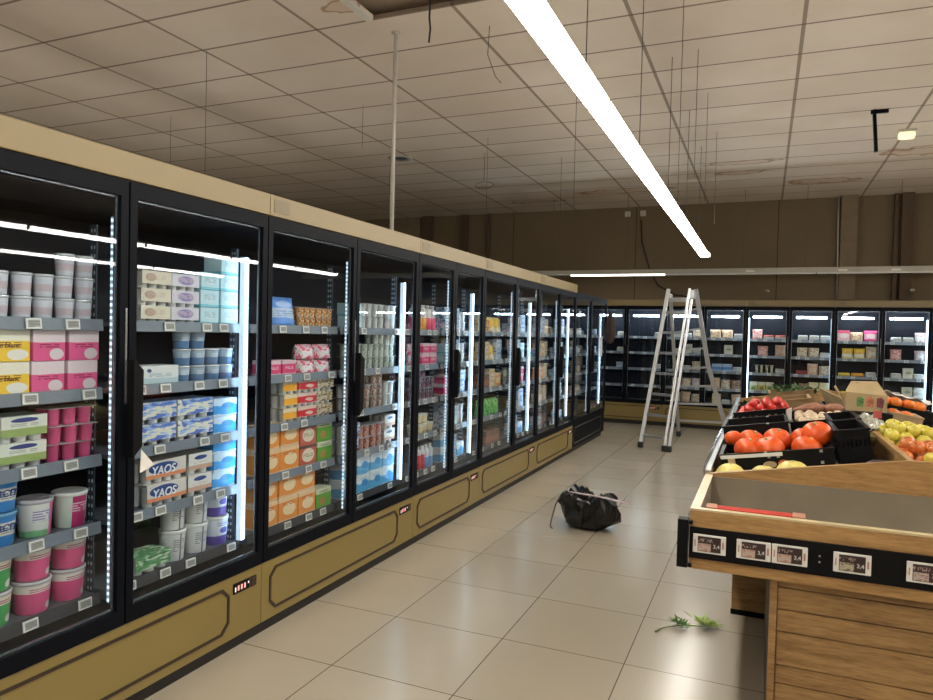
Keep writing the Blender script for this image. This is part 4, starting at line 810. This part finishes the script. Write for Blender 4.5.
crate('cardboard_box', 'cardboard box full of dark green herbs at the far end', .10, 6.85, .36, .45, .28, M['card'], slots=False)
crate('black_crate', 'black crate with dark greens behind the tomatoes', -.16, 6.3, .26, .50, .23, ck)
crate('black_crate', 'black crate between the cardboard box and the carrier box', .47, 5.98, .12, .5, .20, ck)
solo('cardboard_flap', MB().hexa([(.46, 6.05, 1.06), (.62, 5.72, .96), (.63, 5.74, .96), (.47, 6.07, 1.06), (.40, 6.02, 1.20), (.575, 5.72, 1.12), (.585, 5.74, 1.12), (.41, 6.04, 1.20)]), M['cardlt'], 'slanting cardboard panel left of the carrier box', 'cardboard')
# fruit
def fruit(r, h, ribs=0, dim=.25, n=28):
    pr = []; K_ = 14
    for i in range(K_+1):
        a = -PI/2+PI*i/K_; rr = math.cos(a)*r; z = math.sin(a)*h
        z -= math.copysign(dim*h*max(0, 1-rr/(r*.55))**1.5, z); pr.append((rr, z+h))
    return MB().lathe(pr, n, fn=(lambda a: 1-.035*abs(math.sin(a*ribs/2))) if ribs else None)
def fm(name, c1, c2, sc=4, rough=.4, c3=None):
    t = NT(name, rough); v, x, y, z = t.co('Generated'); n = t.noise(v, sc, 3); c = t.mix(t.ramp(n, .35, .65), c1, c2)
    if c3: c = t.mix(t.ramp(t.noise(t.vec(z, x, y), sc*1.5, 2), .55, .7), c, c3)
    t.base(c); return t.m
pumpm = fm('pumpkin_skin', (.68, .075, .008), (.76, .12, .015), 3, .4); stemm = plain('dry_stem', (.45, .38, .2), .8)
PUMP = fruit(.098, .082, 10).mesh('pumpkin', pumpm); PST = MB().lathe([(.012, .135), (.009, .150), (.012, .163)], 8).mesh('stem', stemm)
PD = [(-.07, 4.00, .970, .74, 'front left pumpkin lying below another, in the black box'), (.06, 4.00, .985, .80, 'front middle pumpkin, largest of the front row in the box'), (.20, 4.00, 1.0, .80, 'front pumpkin with smooth rounded top, right of the middle one'),
      (-.065, 4.16, .995, .78, 'upper left orange pumpkin resting behind the front left one'), (.08, 4.17, 1.015, .76, 'pumpkin half hidden behind the front middle one'), (.205, 4.20, 1.03, .66, 'pumpkin partly hidden left of the topmost pumpkin'),
      (.285, 4.11, 1.072, .80, 'topmost big orange pumpkin with pale base, at right'), (-.135, 4.20, 1.0, .50, 'small dull pumpkin at the back left corner of the box')]
for k, (x, y, z, s, lb) in enumerate(PD):
    o = thing('pumpkin', lb, 'pumpkin', (x, y, z-.082*s), 0, 'orange pumpkins in the black box', rot=(R_.uniform(-.3, .3), R_.uniform(-.3, .3)-.1, R_.uniform(0, 6))); o.scale = (s, s, s)
    ob('flesh', PUMP, o); ob('stem', PST, o)
melm = fm('melon_skin', (.62, .54, .12), (.72, .62, .2), 4)
MEL = fruit(.075, .072, 0, .08).mesh('melon', melm)
for x, z, s, lb in ((-.135, .792, 1.0, 'yellow melon at the left corner behind the oak gable'), (.02, .808, .92, 'middle yellow melon behind the oak gable'), (.15, .816, 1.12, 'largest yellow melon, right of the middle one')):
    o = thing('melon', lb, 'melon', (x, 3.745, z-.005), 0, 'yellow melons behind the gable'); o.scale = (s, s, s); ob('skin', MEL, o); ob('stem_scar', MB().lathe([(.008, .136), (.006, .143)], 8).mesh('stem_scar', stemm), o)
solo('aubergine', fruit(.06, .05, 0, .1), plain('aubergine_skin', (.035, .012, .03), .25), 'dark purple vegetable tip behind the gable, right of melons', 'vegetable', loc=(.295, 3.74, .845))
solo('red_cabbage', fruit(.085, .075, 0, .12), plain('dark_cabbage', (.05, .02, .04), .4, var=.4), 'dark purple cabbage in the corner by the divider', 'vegetable', loc=(.52, 3.745, .862))
# support crate under melons: shallow tray
crate('black_crate', 'shallow black tray holding the yellow melons', -.215, 3.645, .79, .22, .045, ck, slots=False)
# tomatoes
tomm = fm('tomato_skin', (.45, .015, .008), (.55, .03, .015), 3, .3); TOM = fruit(.028, .024, 0, .18, 14); TOMC = MB()
for k in range(5): leaf(TOMC, (0, 0, .042), k*2*PI/5, .018, .004, -.1)
a = MB(); a.add(TOM.v, TOM.f, True); a.cur = 1; a.add(TOMC.v, TOMC.f); TOMM = a.mesh('tomato', [tomm, gm])
for lay in range(3):
    for i in range(4-lay//2):
        for j in range(6-lay):
            x = -.115+i*.070+lay*.035+R_.uniform(-.008, .008); y = 5.085+j*.078+lay*.04+R_.uniform(-.01, .01)
            tag(ob('tomato', TOMM, None, (x, y, bedz(x)+.262+lay*.028), 0, (R_.uniform(-.4, .4), R_.uniform(-.4, .4), R_.uniform(0, 6))), 'red tomato in the heap on the stacked black crates', 'tomato', 'heap of red tomatoes')
solo('cardboard_insert', MB().hexa([(.03, 5.035, 1.045), (.11, 5.035, 1.06), (.11, 5.12, 1.09), (.03, 5.12, 1.075), (.03, 5.035, 1.065), (.11, 5.035, 1.08), (.11, 5.12, 1.10), (.03, 5.12, 1.085)]), M['card'], 'brown card lying on the tomatoes', 'cardboard')
solo('plastic_bag_edge', MB().hexa([(.155, 5.02, .93), (.185, 5.02, .93), (.185, 5.06, .93), (.155, 5.06, .93), (.150, 5.02, 1.10), (.18, 5.02, 1.115), (.18, 5.06, 1.115), (.150, 5.06, 1.10)]), M['white'], 'white card standing between tomatoes and mushrooms', 'card')
# mushrooms, sweet potatoes
mum = fm('mushroom_skin', (.50, .38, .25), (.64, .52, .38), 3, .6)
MUS = MB().lathe([(.010, 0), (.011, .022), (.026, .024), (.030, .032), (.026, .044), (.012, .051), (.001, .052)], 14).mesh('mushroom', mum)
for i in range(6):
    for j in range(5):
        x = .235+i*.045+R_.uniform(-.01, .01); y = 4.955+j*.06+R_.uniform(-.01, .01)
        tag(ob('mushroom', MUS, None, (x, y, bedz(x)+.165+.025*j/3+(.02 if i < 2 else 0)), 0, (R_.uniform(-.6, .6), R_.uniform(-.6, .6), 0)), 'pale mushroom in the heap left of the big black crate', 'mushroom', 'heap of pale mushrooms')
spm = fm('sweet_potato_skin', (.26, .10, .06), (.36, .17, .10), 4, .6)
def sweet(l, r, bend):
    pts = 12; vs = MB(); pr = []
    for i in range(pts+1):
        u = i/pts; pr.append((r*math.sin(PI*u)**.6*(1-.15*math.sin(u*7)), (u-.5)*l))
    vs.lathe(pr, 16); vs.v = [(z, y+bend*(z/l)**2, x) for x, y, z in vs.v]; return vs
for k, (x, y, z, l, r, rz, lb) in enumerate(((.31, 5.32, 1.095, .19, .034, .1, 'long sweet potato, leftmost behind the mushrooms'), (.45, 5.32, 1.10, .13, .034, -.3, 'short sweet potato at the right end of the crate'), (.28, 5.41, 1.08, .17, .032, .3, 'sweet potato behind the leftmost long one'), (.42, 5.42, 1.09, .15, .032, 0, 'rear sweet potato between the two front ones'))):
    solo('sweet_potato', sweet(l, r, .02), spm, lb, 'sweet potato', 'sweet potatoes behind the mushrooms', (x, y, z), (0, -.15, rz))
# greens in the far boxes
for (x0, x1, y0, y1, z, n, lb) in ((.115, .44, 6.87, 7.27, bedz(.28)+.27, 150, 'dark green herbs filling the far cardboard box'), (-.14, .08, 6.33, 6.77, bedz(-.03)+.20, 90, 'dark green leaves in the crate behind the tomatoes')):
    b = MB()
    for k in range(n): leaf(b, (R_.uniform(x0, x1), R_.uniform(y0, y1), z+R_.uniform(-.02, .02)), R_.uniform(0, 6.3), R_.uniform(.05, .09), .014, R_.uniform(.0, .8))
    o = solo('leafy_herbs', b, plain('dark_leaf', (.035, .085, .02), .6, var=.4), lb, 'herbs'); o['kind'] = 'stuff'
# carrier box
t = thing('carrier_box', 'cardboard carrier box with fruit pictures and handle holes', 'cardboard box', (.535, 5.50, 1.135)); t.rotation_euler = (0, .0, -.10)
w, d = .25, .22
part('carton', MB().add([(0, 0, -.055), (w, 0, -.055), (w, d, -.055), (0, d, -.055), (0, 0, .075), (w, 0, .06), (w, d, .06), (0, d, .075), (.03, d*.42, .145), (w-.06, d*.42, .15), (w-.06, d*.58, .15), (.03, d*.58, .145)],
     [(0, 3, 2, 1), (0, 1, 5, 4), (2, 3, 7, 6), (4, 5, 9, 8), (6, 7, 11, 10), (8, 9, 10, 11), (1, 2, 6, 5), (5, 6, 10, 9), (3, 0, 4, 7), (7, 4, 8, 11)]), M['cardlt'], t)
part('handle_slot', MB().hexa([(.06, d*.30, .118), (.15, d*.30, .118), (.15, d*.38, .135), (.06, d*.38, .135), (.06, d*.30-.003, .121), (.15, d*.30-.003, .121), (.15, d*.38-.003, .138), (.06, d*.38-.003, .138)]), plain('dark_slot', (.03, .02, .01), .8), t)
part('end_flap', MB().hexa([(-.012, .0, .0), (-.004, .0, .0), (-.004, d, .0), (-.012, d, .0), (-.075, .02, .10), (-.067, .02, .105), (-.067, d-.02, .105), (-.075, d-.02, .10)]), M['cardlt'], t)
hm = plain('dark_hole', (.02, .012, .008), .8)
part('hand_hole', MB().hexa([(-.052, .07, .05), (-.047, .07, .05), (-.047, .13, .05), (-.052, .13, .05), (-.068, .08, .08), (-.063, .08, .08), (-.063, .12, .08), (-.068, .12, .08)]), hm, t)
for k, (x, cc) in enumerate(((.09, (.08, .16, .05)), (.15, (.30, .10, .05)), (.21, (.12, .03, .04)))):
    part('printed_picture', MB().prism([(x-.022, -.02), (x+.016, -.025), (x+.022, .030), (x+.005, .048), (x-.022, .04)], -.0025, -.0005), fm('print_fruit_%d' % k, cc, tuple(min(1, q*2.2) for q in cc), 3), t)
# apples
ym = fm('yellow_apple_skin', (.62, .52, .05), (.72, .62, .12), 3, .3, (.52, .50, .08)); rm = fm('red_apple_skin', (.55, .09, .03), (.68, .28, .05), 3, .3, (.45, .03, .02)); om = fm('orange_skin', (.75, .15, .012), (.72, .20, .02), 5, .4)
def apple(mat, r=.036):
    a = MB(); f = fruit(r, r*.9, 0, .3, 16); a.add(f.v, f.f, True); a.cur = 1; a.tube([(0, 0, r*1.45), (.003, 0, r*1.95)], .0018, 5); return a.mesh('apple', [mat, stemm])
YA, RA, OR = apple(ym, .038), apple(rm, .040), apple(om, .046)
for lay in range(3):
    for i in range(7-lay):
        for j in range(5-lay):
            x = .64+i*.076+lay*.038+R_.uniform(-.008, .008); y = 4.50+j*.088+lay*.04+R_.uniform(-.01, .01)
            if x > .78+ (y-4.4)*.9+.25: continue
            tag(ob('yellow_apple', YA, None, (x, y, bedz(x)+.085+lay*.048), 0, (R_.uniform(-.6, .6), R_.uniform(-.6, .6), R_.uniform(0, 6))), 'yellow apple in the heap inside the clear plastic liner', 'apple', 'heap of yellow apples')
for lay in range(2):
    for i in range(7-lay):
        for j in range(4-lay):
            x = .69+i*.08+lay*.04+R_.uniform(-.008, .008); y = 4.10+j*.086+lay*.04+R_.uniform(-.01, .01)
            tag(ob('red_apple', RA, None, (x, y, bedz(x)+.075+lay*.055), 0, (R_.uniform(-.6, .6), R_.uniform(-.6, .6), R_.uniform(0, 6))), 'red and orange apple in the heap before the yellow apples', 'apple', 'heap of red apples')
solo('lemon_apple', YA, None, 'single yellow apple in front of the red ones', 'apple', loc=(.775, 4.02, bedz(.775)+.10))
crate('wooden_crate', 'crate under the red and yellow apples', .655, 3.98, .62, .98, .045, M['card'], side=-1, slots=False)
b = MB(); vs = []; nn = 18
for i in range(nn+1):
    for j in range(nn+1):
        u, v_ = i/nn, j/nn; vs.append((.52+.20*u, 4.74+.50*v_, .99+.20*u+.04*v_-.18*u*u+.035*noise.noise(Vector((u*7, v_*7, 1)))))
fs = [(i*(nn+1)+j, (i+1)*(nn+1)+j, (i+1)*(nn+1)+j+1, i*(nn+1)+j+1) for i in range(nn) for j in range(nn)]
o = solo('plastic_liner', MB().add(vs, fs), plain('milky_plastic', (.36, .35, .29), .2), 'crumpled milky plastic liner folded over the divider', 'plastic liner'); sd = o.modifiers.new('s', 'SOLIDIFY'); sd.thickness = .002
solo('produce_label', MB().prism([(-.025, -.02), (.022, -.018), (.02, .03), (-.02, .026)], 0, .002), plain('dark_red_print', (.35, .05, .04), .5), 'dark red sticker on the plastic liner', 'sticker', loc=(.665, 4.99, 1.105), rot=(-.3, 0, 0))
crate('cardboard_box', 'small cardboard box of oranges behind the yellow apples', .79, 5.60, .20, .32, .20, M['cardlt'], side=-1, slots=False, zoff=.02)
for k, (x, y) in enumerate(((.84, 5.68), (.92, 5.67), (.85, 5.79), (.93, 5.80))):
    tag(ob('orange', OR, None, (x, y, bedz(x)+.165), 0, (.2*k, .3, 0)), 'orange in the small cardboard box behind the yellow apples', 'orange', 'oranges in the small cardboard box')
crate('black_crate', 'dark crate of oranges near the right edge', .93, 5.22, .36, .40, .16, ck, side=-1)
for i in range(4):
    for j in range(4):
        x = .975+i*.088; tag(ob('orange', OR, None, (x, 5.28+j*.092, bedz(x)+.095), 0, (R_.uniform(-.5, .5), R_.uniform(-.5, .5), 0)), 'orange in the dark crate near the right edge', 'orange', 'oranges in the dark crate')
for i in range(5):
    for j in range(2):
        x = .84+i*.08; tag(ob('tangerine', OR, None, (x, 6.55+j*.09, bedz(x)+.21), 0, (R_.uniform(-.5, .5), R_.uniform(-.5, .5), 0)), 'tangerine heaped behind the carrier box', 'tangerine', 'tangerines behind the carrier box')
crate('black_crate', 'crate holding tangerines behind the carrier box', .79, 6.48, .44, .30, .22, ck, side=-1)
vs = []
for i in range(nn+1):
    for j in range(nn+1):
        u, v_ = i/nn, j/nn; vs.append((.86+.42*u, 6.74+.22*v_, 1.17-.10*u-.05*v_*v_+.03*noise.noise(Vector((u*6, v_*6, 4)))))
o = solo('white_paper_sheet', MB().add(vs, fs), M['white'], 'crumpled white sheet over the tangerines', 'paper'); sd = o.modifiers.new('s', 'SOLIDIFY'); sd.thickness = .003
# red net sack at the front right bay
t = thing('net_sack', 'red net sack of produce beside the divider end', 'net sack', (.80, 3.80, bedz(.8)+.003))
part('net', MB().lathe([(.05, 0), (.10, .02), (.125, .06), (.12, .11), (.08, .145), (.03, .155), (.02, .175)], 20, fn=lambda a: 1+.07*math.sin(a*6)), spots('red_net', (.60, .05, .06), (.72, .25, .22), (.45, .03, .04), 14), t)
# ---------------------------------------------------------------- world
wd = bpy.data.worlds.new('world'); S.world = wd; wd.use_nodes = True
wd.node_tree.nodes['Background'].inputs[0].default_value = (.02, .02, .02, 1)
